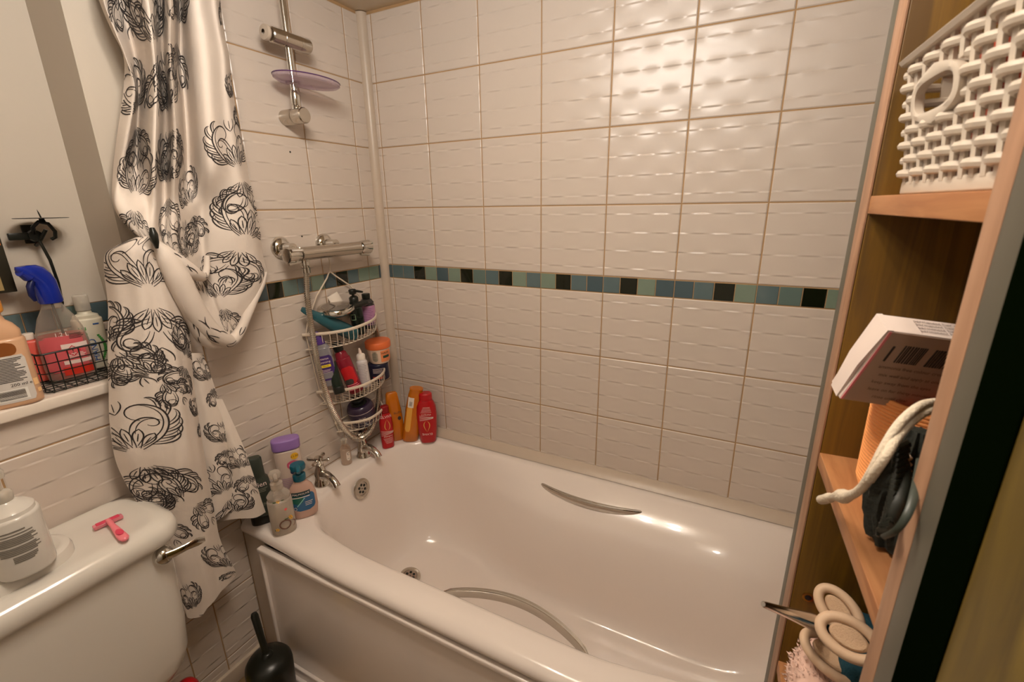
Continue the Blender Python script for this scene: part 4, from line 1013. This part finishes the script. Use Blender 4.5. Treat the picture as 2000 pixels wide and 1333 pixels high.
# dark bottle with lilac label
p = inC(.045, .088, .337); f = aim(p, -.02)
def lil(q, F):
    q.use(mat('lilac_label', (178, 128, 162), .4)); F.patch(q, .018, .068, -.0205, .0205, .0006, 10, 16); q.use(mat('lilac_dark', (120, 76, 112), .5)); F.lines(q, .060, 8, .005, -.014, .014, .0006)
    F.patch(q, .012, .016, -.020, .020, .0008, 1, 12)
bottle('shampoo_bottle', 'dark round bottle with a lilac label at the corner end of the top tier', 'shampoo', p, 0, rnd(0, .070, .0215, .0215, 2, .004)[:-1]+[(.076, .020, .020, 2), (.084, .014, .014, 2), (.087, .0095, .0095, 2)], mat('smoke_bottle', (46, 42, 40), .2, coat=.4),
       [('label', lil), ('cap', lambda q, F: Flask(rnd(.087, .101, .0115, .0115, 2, .0015)).body(q.use(M_blk)))], rot=f, sc=1.2)
# middle tier
def lean(name, label, cat, foot, top, sec, mb_, parts, spin=-.8, sc=1.22):
    d = top-foot; return bottle(name, label, cat, foot, 0, sec, mb_, parts, rot=rotm(d, spin), sc=sc)
foot, top = WX(651, 755, .085), WX(620, 655, .06)
def ps_lab(q, F):
    q.use(mat('violet_label', (66, 40, 104), .4)); F.patch(q, .020, .095, -.021, .021, .0006, 10, 12, .005)
    q.use(M_ink); F.text(q, 'intense', .086, .009, .0, .0012); F.text(q, 'cleansing', .076, .0085, .0, .0012); F.lines(q, .052, 3, .004, -.014, .014, .0006, .0011)
    q.use(mat('acid_yellow', (236, 210, 50), .4)); F.patch(q, .060, .068, -.012, .014, .0012, 2, 6); q.use(M_inkd); F.text(q, 'FACE', .064, .006, .001, .0016)
    q.use(mat('grey_panel', (126, 122, 128), .4)); F.patch(q, .026, .044, -.016, .014, .0011)
lean('face_wash_bottle', 'grey translucent bottle with violet label and yellow band, behind the hose', 'face wash', WX(648, 752, .062), WX(620, 655, .045), rnd(0, .118, .0235, .0145, 2.7, .004)[:-1]+[(.125, .018, .012, 2.4), (.128, .010, .009, 2)], thin('smoky_clear', (150, 146, 150), .75, .15),
     [('label', ps_lab), ('cap', lambda q, F: (q.use(mat('violet_cap', (74, 42, 118), .35)), Flask([(.128, .014, .012, 2.2), (.142, .013, .010, 2.2), (.158, .007, .005, 2), (.165, .003, .002, 2)]).body(q)))], sc=1.1)
foot, top = WX(697, 765, .085), WX(655, 668, .045)
def rs_lab(q, F):
    q.use(mat('crimson_label', (190, 30, 34), .35)); F.patch(q, .03, .08, -.015, .016, .0007, 8, 8, .006); q.use(M_inkd); F.patch(q, .030, .045, -.018, .006, .001, 4, 5, .004)
    q.use(M_pk); F.lines(q, .028, 4, .005, -.014, .016, .001, .0009)
lean('body_wash_bottle', 'clear bottle of dark red liquid with black cap leaning in the middle tier', 'body wash', foot, top, rnd(0, .105, .0195, .0175, 2.3, .004)[:-1]+[(.118, .015, .014, 2), (.124, .010, .010, 2)], thin('garnet_bottle', (150, 36, 52), .8, .12),
     [('label', rs_lab), ('cap', lambda q, F: Flask(rnd(.124, .150, .0125, .0125, 2, .002)).body(q.use(M_blk)))])
foot, top = WX(664, 768, .09), WX(640, 690, .05)
lean('dark_green_tube', 'dark green tube wedged between the violet-label bottle and the red bottle', 'tube', foot, top, rnd(0, .085, .0135, .012, 2.3, .003), mat('forest_black', (20, 34, 24), .3), [('cap', lambda q, F: Flask(rnd(-.001, .018, .0142, .0127, 2.3, .002)).body(q.use(M_blk)))])
foot, top = WX(715, 755, .095), WX(702, 682, .085)
def nz_lab(q, F):
    q.use(mat('grey_ink', (130, 124, 130), .5)); F.lines(q, .068, 13, .0045, -.010, .011, .0005, .0006)
lean('nozzle_bottle', 'slim white nozzle bottle with fine grey print in the middle tier', 'nozzle bottle', foot, top, rnd(0, .076, .0145, .0145, 2, .003)[:-1]+[(.080, .011, .011, 2)], mat('milk_white', (206, 198, 196), .4),
     [('label_print', nz_lab), ('collar', lambda q, F: q.use(M_white).lathe([(.0115, .080), (.0118, .092), (.009, .096), (.005, .0975)], 20)), ('nozzle', lambda q, F: q.use(mat('pale_nozzle', (230, 206, 190), .35)).tube([(0, 0, .096), (0, 0, .104), (-.0015, -.001, .112)], [.005, .0042, .0022], 10))])
p = inC(.052, .088, .142); f = aim(p, -.05)
bottle('navy_tub', 'short navy blue tub under the orange-lidded tub in the middle tier', 'cream tub', p, 0, rnd(0, .052, .030, .028, 2.1, .004), mat('navy_plastic', (26, 26, 48), .3),
       [('label', lambda q, F: (F.lines(q.use(M_ink), .040, 4, .004, -.016, .018, .0006), F.patch(q.use(mat('rust_print', (190, 80, 60), .5)), .008, .016, -.018, .010, .0008)))], rot=f, sc=1.2)
p2 = p+Matrix.Rotation(.0, 3, 'X') @ Vector((.004, .006, .0645))
def or_lab(q, F):
    q.use(mat('orange_label', (232, 138, 86), .4)); F.patch(q, .006, .042, .004, .030, .0006, 8, 12); q.use(mat('pale_scrib', (176, 160, 140), .5)); F.patch(q, .008, .040, -.020, -.004, .0007, 8, 6, .008)
    q.use(mat('forest_ink', (40, 70, 50), .5)); F.text(q, 'HAIR', .034, .009, .016, .0011); F.patch(q, .018, .026, .010, .026, .001); F.lines(q, .040, 8, .004, -.018, -.006, .0005, .0012)
bottle('hair_mask_tub', 'cream tub with an orange lid resting on the navy tub', 'cream tub', p2, 0, [(0, .027, .027, 2), (.003, .029, .029, 2), (.046, .0345, .0345, 2)], mat('cream_plastic', (232, 204, 180), .35),
       [('label', or_lab), ('lid', lambda q, F: q.use(mat('orange_lid', (222, 110, 58), .35)).lathe([(.0365, .0465), (.037, .048), (.037, .064), (.0355, .066), (.033, .0665)], 36))], rot=aim(p2, -.05), sc=1.2)
# bottom tier
p = inC(.046, -.012, .013); f = aim(p, -.22)
def pr_lab(q, F):
    q.use(M_ink); F.patch(q, .048, .0492, -.034, .034, .0008, 1, 20); F.patch(q, .010, .0110, -.030, .030, .0008, 1, 20)
    F.text(q, 'PRESTIGE', .022, .0095, .0, .0010); F.text(q, 'for hair', .036, .006, 0, .0010)
bottle('hair_butter_jar', 'dark purple round jar with white lettering in the bottom caddy tier', 'jar', p, 0, [(0, .030, .030, 2), (.003, .033, .033, 2), (.030, .0365, .0365, 2), (.050, .037, .037, 2), (.060, .034, .034, 2), (.064, .030, .030, 2)], mat('aubergine', (50, 36, 58), .3, coat=.2),
       [('label_print', pr_lab), ('knob_lid', lambda q, F: q.use(M_blk).lathe([(.020, .062), (.022, .066), (.014, .070), (.018, .074), (.019, .083), (.012, .087), (.004, .088)], 24))], rot=f, sc=1.25)

# ------------------------------------------------------------------ tall cabinet at the right
CO = Vector((1.31, -.742, 0)); CR = atan2(.0517, .9987)
Mk = Matrix.Translation(CO) @ Matrix.Rotation(CR, 4, 'Z')
def K(x, y, z): return Mk @ Vector((x, y, z))
M_wdark = wood('wood_dark', (88, 60, 6), (118, 84, 12), (1, 1, .05), 70, .5)
M_wmid = wood('wood_oak', (148, 96, 58), (176, 124, 80), (1, .12, 1), 60, .45)
M_wedge = wood('wood_edge', (140, 104, 78), (164, 126, 98), (1, 1, .10), 60, .5)
M_grey = mat('grey_laminate', (84, 80, 68), .45)
cbn = thing('tall_cabinet', 'tall open wooden shelf cabinet with dark grey outer skin and open door', 'cabinet', CO, CR)
DP = .23; TOP = 1.94; IN = -.232
def bd(name, x0, x1, y0, y1, z0, z1, mm, b=.0008):
    m = MB(); m.box(x0, x1, y0, y1, z0, z1, b); return m.build(name, cbn, mm)
bd('side_board', .0015, DP, .0, .028, .0, TOP, M_wdark); bd('edge_band', -.001, .001, .0005, .028, .0, TOP, M_wedge, .0003)
bd('outer_skin', -.001, DP, .0282, .0475, .0, TOP, M_grey)
bd('side_board', .0015, DP, IN-.0186, IN, .0, TOP, M_wdark); bd('edge_band', -.001, .001, IN-.0186, IN-.0003, .0, TOP, M_wedge, .0003)
bd('outer_skin', -.001, DP, IN-.0415, IN-.0189, .0, TOP, M_grey)
bd('back_board', DP, DP+.008, IN-.0415, .0475, 0, TOP, M_wdark)
bd('top_board', -.001, DP, IN, 0, TOP-.018, TOP, M_wmid)
for z in (1.349, 1.072, .762, .42, .06):
    bd('shelf', .0005, DP, IN, 0, z-.0165, z, M_wmid)
bd('door', -.001, .016, IN-.36, IN-.079, .0, TOP, wood('door_wood', (74, 58, 10), (112, 92, 24), (1, 1, .10), 45, .5)); bd('door_edge', -.002, .020, IN-.079, IN-.0418, .0, TOP, mat('black_laminate', (4, 9, 2), .95, ior=1.0))
m = MB(); q = K(.012, -.0008, .874); m.lathe([(.0065, 0), (.0065, -.001), (.0040, -.0012), (.0035, .0)], 20, (.018, .0, .874), 'y'); m.build('shelf_hole_ring', cbn, mat('brass', (150, 110, 50), .35, 1.))
m = MB(); m.lathe([(.0036, -.0013), (.0001, -.0014)], 16, (.018, 0, .874), 'y', False, False); m.build('shelf_hole', cbn, M_blk)

# white plastic basket: woven walls, rolled rim, oval hand hole
BX = Vector((.014, -.038, 1.3495))
ba = thing('plastic_basket', 'white woven plastic basket with an oval hand hole on the upper cabinet shelf', 'basket', K(*BX), CR)
M_pl = mat('basket_plastic', (192, 180, 164), .35, var=.02)
bw, bh, bdp = .184, .106, .15
def wallp(s, z):
    """a point of the flared wall at distance s around the foot"""
    e = .013*z/bh; x0, x1, y0, y1 = -e, bdp+e, -bw-e*.6, e*.6
    per = [bw, bdp, bw, bdp]; 
    if s < bw: t = s/bw; return Vector((x0, y1+(y0-y1)*t, z)), Vector((-1, 0, .1))
    s -= bw
    if s < bdp: t = s/bdp; return Vector((x0+(x1-x0)*t, y0, z)), Vector((0, -1, .1))
    s -= bdp
    if s < bw: t = s/bw; return Vector((x1, y0+(y1-y0)*t, z)), Vector((1, 0, .1))
    s -= bw; t = min(1, s/bdp); return Vector((x1+(x0-x1)*t, y1, z)), Vector((0, 1, .1))
Ltot = 2*(bw+bdp); nc = 44; pit = Ltot/nc
hs0, hs1, hz0, hz1 = .034, .100, .057, .079     # hand hole in the front wall
m = MB()
for i in range(nc):
    s = (i+.5)*pit; segs = [(0.008, bh-.004)]
    if hs0-.006 < s < hs1+.006: segs = [(.008, hz0-.004), (hz1+.004, bh-.004)]
    for a, b_ in segs:
        P = [wallp(s, a+(b_-a)*k/6) for k in range(7)]
        m.loft([[p_+Vector((n_.y, -n_.x, 0)).normalized()*u+n_.normalized()*v for u, v in ((-.0034, -.0013), (.0034, -.0013), (.0034, .0013), (-.0034, .0013))] for p_, n_ in P])
rows_n = 8
for r in range(rows_n):
    z = .0165+r*.0112; s = 0
    ns = int(nc*6); P = []
    for k in range(ns+1):
        s = Ltot*k/ns
        if hs0-.005 < s < hs1+.005 and hz0-.005 < z < hz1+.005:
            if len(P) > 3: m.tube(P, .0034, 8)
            P = []; continue
        p_, n_ = wallp(min(s, Ltot-1e-6), z); P.append(p_+n_.normalized()*(.0030*sin(pi*s/pit+r*pi)+.0003))
    if len(P) > 3: m.tube(P, .0034, 8)
m.build('woven_wall', ba, M_pl)
m = MB(); loop = []; 
for k in range(40):
    a = 2*pi*k/40; c_, d_ = cos(a), sin(a); ss = (hs0+hs1)/2+(hs1-hs0)/2*math.copysign(abs(c_)**.6, c_); zz = (hz0+hz1)/2+(hz1-hz0)/2*math.copysign(abs(d_)**.7, d_)
    p_, n_ = wallp(ss, zz); loop.append(p_+n_.normalized()*.001)

cc = sum(loop, Vector())/40; nx = Vector((-1, 0, .1)).normalized()
def off_(k, t, h): v = loop[k]-cc; return cc+v*t+v.normalized()*(t-1)*0+nx*h
m.loft([[loop[k]+nx*.000 for k in range(40)], [loop[k]+nx*.0035 for k in range(40)], [loop[k]+(loop[k]-cc).normalized()*.004+nx*.0045 for k in range(40)], [loop[k]+(loop[k]-cc).normalized()*.009+nx*.0035 for k in range(40)], [loop[k]+(loop[k]-cc).normalized()*.0095 for k in range(40)], [loop[k]+(loop[k]-cc).normalized()*.009-nx*.002 for k in range(40)], [loop[k]-nx*.002 for k in range(40)], [loop[k] for k in range(40)]], False, False); m.build('hand_hole_frame', ba, M_pl)
m = MB(); e = .018
def ring(z, off, t): 
    return [(x, y, z) for x, y in rrect(-off, bdp+off, -bw-off*.6, off*.6, .008, 4, m=4)]
m.loft([ring(bh-.004, .011, 0), ring(bh-.004, .018, 0), ring(bh-.001, .020, 0), ring(bh+.002, .017, 0), ring(bh+.001, .010, 0), ring(bh-.004, .009, 0), ring(bh-.004, .011, 0)], False, False); m.build('rim', ba, M_pl)
m = MB(); m.box(-.002, bdp+.002, -bw-.001, .001, .0, .0105, .0015); m.build('base', ba, M_pl)
bb0 = K(*BX)
def inB(x, y, z): return Mk @ (BX+Vector((x, y, z)))
def smallbox(name, label, cat, loc, dx, dy, dz, mm, parts=(), rz=0., rot=None):
    t = thing(name, label, cat, loc, CR+rz, rot=rot); m = MB(); m.box(-dx/2, dx/2, -dy/2, dy/2, 0, dz, .002); m.build('box_body', t, mm)
    for nm, x0, x1, y0, y1, z0, z1, pm in parts: m = MB(); m.box(x0, x1, y0, y1, z0, z1); m.build(nm, t, pm)
    return t
smallbox('carton', 'rust-red carton with pale printing seen through the basket hand hole', 'carton', inB(.022, -.068, .012), .022, .05, .085, mat('rust_carton', (158, 52, 22), .45, var=.15, scale=40), [('printed_panel', -.0118, -.0112, .002, .022, .020, .072, mat('olive_carton', (128, 106, 70), .5, var=.25, scale=90))])
bottle('red_bottle', 'deep red bottle standing taller than the white basket rim', 'bottle', inB(.045, -.125, .012), CR, rnd(0, .10, .022, .018, 2.2, .004)[:-1]+[(.11, .012, .012, 2), (.13, .012, .012, 2)], mat('wine_plastic', (128, 18, 22), .3, coat=.3), [('cap', lambda q, F: Flask(rnd(.118, .150, .0135, .0135, 2, .002)).body(q.use(mat('bright_red', (178, 40, 34), .35))))])
bottle('pink_bottle', 'shiny pale pink bottle inside the right half of the white basket', 'bottle', inB(.025, -.155, .012), CR, rnd(0, .066, .016, .014, 2, .004), mat('rose_plastic', (232, 168, 150), .2, coat=.5), [('cap', lambda q, F: Flask(rnd(.066, .082, .012, .012, 2, .002)).body(q.use(mat('petrol_cap', (20, 62, 70), .3))))])
bottle('plum_bottle', 'dark plum bottle low in the left half of the white basket', 'bottle', inB(.05, -.03, .012), CR, rnd(0, .05, .018, .016, 2, .004), mat('plum_plastic', (74, 38, 48), .3), [('cap', lambda q, F: Flask(rnd(.05, .064, .012, .012, 2, .002)).body(q.use(M_dg)))])

# middle shelf
cup = thing('ribbed_cup', 'orange ribbed cup standing on the middle cabinet shelf', 'cup', (1.377, -.8045, 1.0725))
M_or = mat('orange_ribbed', (255, 172, 104), .45, var=.04)
m = MB(); pr = [(.037, .0), (.041, .003), (.0435, .010)]
for k in range(26): z = .012+k*.0034; rr = .0437+.0008*k/26; pr += [(rr-.0005, z), (rr+.0007, z+.0009), (rr+.0007, z+.0022), (rr-.0005, z+.0031)]
pr += [(.0446, .1005), (.0443, .103), (.042, .103), (.041, .03), (.030, .010), (.001, .009)]
m.lathe(pr, 64, cap1=False); m.build('wall', cup, M_or, angle=30)
# carton of hair dye leaning above the cup
TL = Vector((1.319, -.863, 1.246)); Bv = Vector((.048, .015, -.006)).normalized(); Av = Vector((-.018, .028, -.073)).normalized(); Dv = Bv.cross(Av).normalized()
if Dv.y < 0: Dv = -Dv
lb = .125; la = .080; ld = .0225
bx = thing('cardboard_box', 'white and pink cardboard box with a barcode, propped tilted above the orange cup', 'box', TL)
R3 = Matrix((Bv, Av, Dv)).transposed().to_4x4(); bx.rotation_euler = R3.to_euler()
M_card = mat('white_card', (222, 206, 196), .55); M_cardp = mat('pink_card', (222, 130, 136), .5); M_cardb = mat('mauve_card', (176, 150, 132), .55)
m = MB(); m.use(M_card); m.box(0, lb, 0, la, .0, ld, .0008); m.build('carton_body', bx)
m = MB(); m.use(M_cardb).box(.002, lb-.001, .001, la-.001, -.0006, .0); m.use(M_cardp).box(.0005, .0024, .001, la-.001, -.0008, .0); m.build('barcode_face', bx)
m = MB(); m.use(M_inkd)
x = .018
while x < .058:
    wd = random.choice((.0006, .0009, .0014)); m.box(x, x+wd, .012, .030, -.0011, -.0006); x += wd+random.choice((.0008, .0012))
    if .034 < x < .038: x = .0405
m.box(.010, .0115, .014, .030, -.0011, -.0006)
m.build('barcode', bx)
def flat_text(mb, t, cx, cy, size, z, ux, uy):
    vs, fs = text_mesh(t); mb.add([Vector((cx, cy, z))+ux*(v[0]*size)+uy*(v[1]*size) for v in vs], fs)
m = MB(); m.use(mat('box_ink', (96, 74, 66), .6)); ux, uy = Vector((1, 0, 0)), Vector((0, -1, 0))
for i, t in enumerate(('ammonia free colour cream', 'mix well and apply at once', 'keep away from the eyes', 'leave on for thirty minutes', 'rinse until clear')): flat_text(m, t, .036+.003*(i % 2), .036+i*.0085, .0046, -.0012, ux, uy)
m.build('box_lettering', bx)
m = MB(); m.use(mat('box_ink', (96, 74, 66), .6))
for i in range(4): flat_text(m, 'permanent hair colourant cream 60 ml', .060, -.0006, .0046, .005+i*.0042, Vector((1, 0, 0)), Vector((0, 0, 1)))
for v in range(len(m.v)): pass
m.build('side_lettering', bx)
m = MB(); m.use(M_card); L = [[(-.0012, .0, .0), (.003, -.0005, .0), (.003, -.0005, ld), (-.0012, 0, ld)], [(-.0035, la*.5, .002), (-.001, la*.5, .002), (-.001, la*.5, ld-.002), (-.0035, la*.5, ld-.002)], [(-.001, la+.001, .004), (.001, la+.001, .004), (.001, la+.001, ld-.004), (-.001, la+.001, ld-.004)]]
m.loft(L); m.build('end_flap', bx)
# black drawstring bag with a claw clip on it
bg = thing('drawstring_bag', 'crumpled black drawstring bag with thick white cords on the middle shelf', 'bag', K(.030, -.150, 1.0725), CR)
rg = random.Random(4); m = MB(); L = []
for i in range(22):
    t = i/21; z = .004+.104*t; r0 = .033*sin(pi*min(1, .18+t*.75))**.6*(1-.35*t); l = []
    for k in range(56):
        a = 2*pi*k/56; rr = r0*(1+.11*sin(9*a+3*t)+.07*sin(17*a-5*t+i*.2)+.05*rg.uniform(-1, 1)); l.append((rr*cos(a)*.75-.006*t, rr*sin(a)*.78+.008*sin(t*5), z))
    L.append(l)
m.loft(L); m.build('bag_body', bg, mat('black_fabric', (26, 28, 20), .8, bump=.5, scale=60))
m = MB()
for s, pp in ((0, [(1828, 786, 1.345), (1800, 792, 1.332), (1772, 812, 1.322), (1748, 840, 1.315), (1724, 880, 1.309), (1704, 920, 1.306), (1686, 950, 1.305), (1668, 966, 1.304)]), (1, [(1832, 800, 1.345), (1806, 806, 1.334), (1778, 826, 1.325), (1754, 852, 1.317), (1732, 888, 1.310), (1714, 915, 1.307), (1698, 938, 1.306)])):
    P = [Mk.inverted() @ W(a, b_, 'x', c) - Vector((.030, -.150, 1.0725)) for a, b_, c in pp]; m.tube(cr(P, 6), .0030, 10)
m.build('cord', bg, mat('cotton_cord', (214, 200, 178), .85, bump=.6, scale=120))
m = MB(); P = [Mk.inverted() @ W(a, b_, 'x', c) - Vector((.030, -.150, 1.0725)) for a, b_, c in [(1674, 962, 1.305), (1660, 968, 1.304), (1648, 970, 1.303), (1638, 970, 1.303), (1624, 972, 1.302), (1610, 976, 1.301), (1604, 977, 1.301)]]
m.tube(cr(P, 5), [.003+.0028*math.exp(-((i-11)/5)**2)+(.0012 if i > 20 else 0) for i in range(31)], 12)
for k in range(10):
    a = k*.63; m.tube([P[-2], P[-1]+Vector((0, .0028*cos(a), .0032*sin(a)))], [.0012, .0006], 5)
m.build('cord_knot', bg, mat('cotton_cord', (214, 200, 178), .85))
m = MB()
for k in range(7):
    a = k*.5; m.tube([(-.020+.001*k, -.040, .098-.005*k), (-.023, -.035, .101-.005*k), (-.021, -.030, .098-.005*k)], .0024, 8)
m.build('fringe', bg, mat('fringe_pink', (226, 196, 170), .8))
hc = thing('hair_claw', 'large black hair claw clip with long teeth in front of the black bag', 'hair clip', K(.018, -.176, 1.0725), CR)
def place(P): return [Mk.inverted() @ W(a, b_, 'x', c) - Vector((.018, -.176, 1.0725)) for a, b_, c in P]
m = MB(); P = cr(place([(1756, 870, 1.335), (1768, 915, 1.326), (1760, 965, 1.319), (1745, 1000, 1.315), (1735, 1035, 1.314)]), 6); m.tube(P, [.002+.0018*sin(pi*(i+1)/27) for i in range(25)], 12, True, .7)
m.build('jaw', hc, mat('matt_black', (24, 26, 18), .55))
m = MB(); P = cr(place([(1800, 900, 1.330), (1790, 950, 1.322), (1775, 1000, 1.316), (1752, 1035, 1.312), (1724, 1050, 1.310)]), 5); m.tube(P, [.0030-.0014*i/20 for i in range(21)], 10, True, .5); m.build('jaw', hc, M_dg)
m = MB()
for i in range(16):
    t = i/15; a, b_ = (1762-28*t, 868+170*t), (1748-34*t+10*sin(3*t), 882+160*t); P = place([(a[0]+8, a[1], 1.326-.012*t), (b_[0]+2, b_[1]-4, 1.318-.008*t), (b_[0]-2, b_[1]+6, 1.317-.008*t)]); m.tube(P, [.0032, .0024, .001], 8)
m.build('teeth', hc, M_blk)
# lower shelf
TZ = .7625
def blob(name, label, cat, c, rx, ry, rz_, mm, bumpy=.1, seed=1, zflat=True, n=26):
    rg = random.Random(seed); t = thing(name, label, cat, c, CR); m = MB(); L = []
    ph = [(rg.uniform(0, 6), rg.randint(3, 9), rg.randint(2, 7)) for _ in range(6)]
    for i in range(n+1):
        th = pi*i/n; l = []
        for k in range(n*2):
            a = 2*pi*k/(n*2); d = 1+bumpy*sum(sin(p_+q_*a+r_*th)/6 for p_, q_, r_ in ph)
            e = lambda v, p_: math.copysign(abs(v)**p_, v)
            l.append((rx*d*e(sin(th), .6)*e(cos(a), .7), ry*d*e(sin(th), .6)*e(sin(a), .7), rz_*(1-d*e(cos(th), .7))))
        L.append(l)
    m.loft(L, False, False); return t, m
t, m = blob('fluffy_cloth', 'pale pink fluffy cloth folded at the front of the bottom visible shelf', 'cloth', K(.052, -.100, TZ+.002), .054, .088, .042, None, .12, 3)
rg = random.Random(9); nv = len(m.v)
for i in range(4200):
    v = Vector(m.v[rg.randrange(nv)]); n_ = Vector((v.x/.054, v.y/.088, (v.z-.042)/.042)).normalized(); q_ = v+Vector((rg.uniform(-1, 1), rg.uniform(-1, 1), rg.uniform(-1, 1)))*.004
    d = (n_+Vector((rg.uniform(-1, 1), rg.uniform(-1, 1), rg.uniform(-1, 1)))*.7).normalized()*.0045; s_ = d.cross(Vector((.3, .5, .8))).normalized()*.0011; k2 = s_.cross(d).normalized()*.0011
    m.add([q_-s_-k2, q_+s_-k2, q_+k2, q_+d], [(0, 1, 3), (1, 2, 3), (2, 0, 3)])
m.build('pile_fabric', t, mat('blush_pile', (226, 190, 172), .9, var=.12, scale=90), angle=180)
t, m = blob('teal_towel', 'dark teal towel behind the beige rings on the bottom visible shelf', 'towel', K(.080, -.060, TZ+.088), .045, .055, .018, None, .15, 5)
m.build('towel_fabric', t, mat('teal_terry', (20, 62, 74), .9, bump=.8, scale=80))
def puff(label, c, rot, R=.023, sy=.62):
    t = thing('oval_pad', label, 'pad', c, rot=rot, group='beige oval ring pads on the bottom visible shelf')
    m = MB(); m.tube([(R*cos(2*pi*k/48), R*sy*sin(2*pi*k/48), 0) for k in range(48)], .0052, 14, closed=True); m.build('padded_ring', t, M_beige)
    m = MB(); m.lathe([(.001, -.004), (R*.66, -.004), (R*.70, -.001), (R*.68, .002), (R*.60, .0035), (.001, .003)], 40, sx=1, sy=sy*.92); m.build('inner_disc', t, mat('beige_mesh', (196, 164, 132), .8, bump=.5, scale=90, bscale=700))
    return t
M_beige = mat('beige_pad', (206, 176, 146), .55, var=.03)
def toward(c, axis_up=(0, 0, 1), lean=0.):
    v = (Vector((CX, CY, CZ))-Vector(c)).normalized(); v = (v+Vector((0, 0, lean))).normalized(); x = Vector(axis_up).cross(v).normalized(); y = v.cross(x); return Matrix((x, y, v)).transposed().to_euler()
c1 = K(.036, -.047, .908); c2 = K(.028, -.113, .935); c3 = K(.030, -.076, .870)
def rolled(c, ang, lean): 
    e = toward(c, (0, 0, 1), lean).to_matrix().to_4x4() @ Matrix.Rotation(ang, 4, 'Z'); return e.to_euler()
puff('beige oval ring pad at the top of the pile, furthest from the pink cloth', c1, rolled(c1, -.62, .1))
puff('beige oval ring pad in the middle of the pile over the silver tool', c2, rolled(c2, -.05, .25), .0235, .66)
puff('beige ring pad seen edge-on lying over the pink fluffy cloth', c3, rolled(c3, -.42, 2.2), .028, .6)
tip, butt = WX(1491, 1181, 1.262), WX(1612, 1224, 1.345); d_ = butt-tip; Hn = d_.length
sp = thing('curling_wand', 'tapered silver hair styling tool with a magenta band, sticking out of the cabinet', 'hair styling tool', tip, rot=rotm(d_))
m = MB(); m.lathe([(.0018, 0), (.0028, .002), (.0050, Hn*.3), (.0085, Hn*.7), (.0105, Hn*.93), (.0105, Hn)], 28); m.build('metal_cone', sp, mat('polished_silver', (214, 210, 206), .22, 1.))
m = MB(); m.lathe([(.0125, Hn), (.0135, Hn+.004), (.0135, Hn+.020), (.012, Hn+.022)], 28); m.build('band', sp, mat('magenta_band', (168, 20, 84), .35))
m = MB(); m.lathe([(.0118, Hn+.022), (.0125, Hn+.03), (.012, Hn+.09), (.009, Hn+.10)], 24); m.build('handle', sp, M_blk)
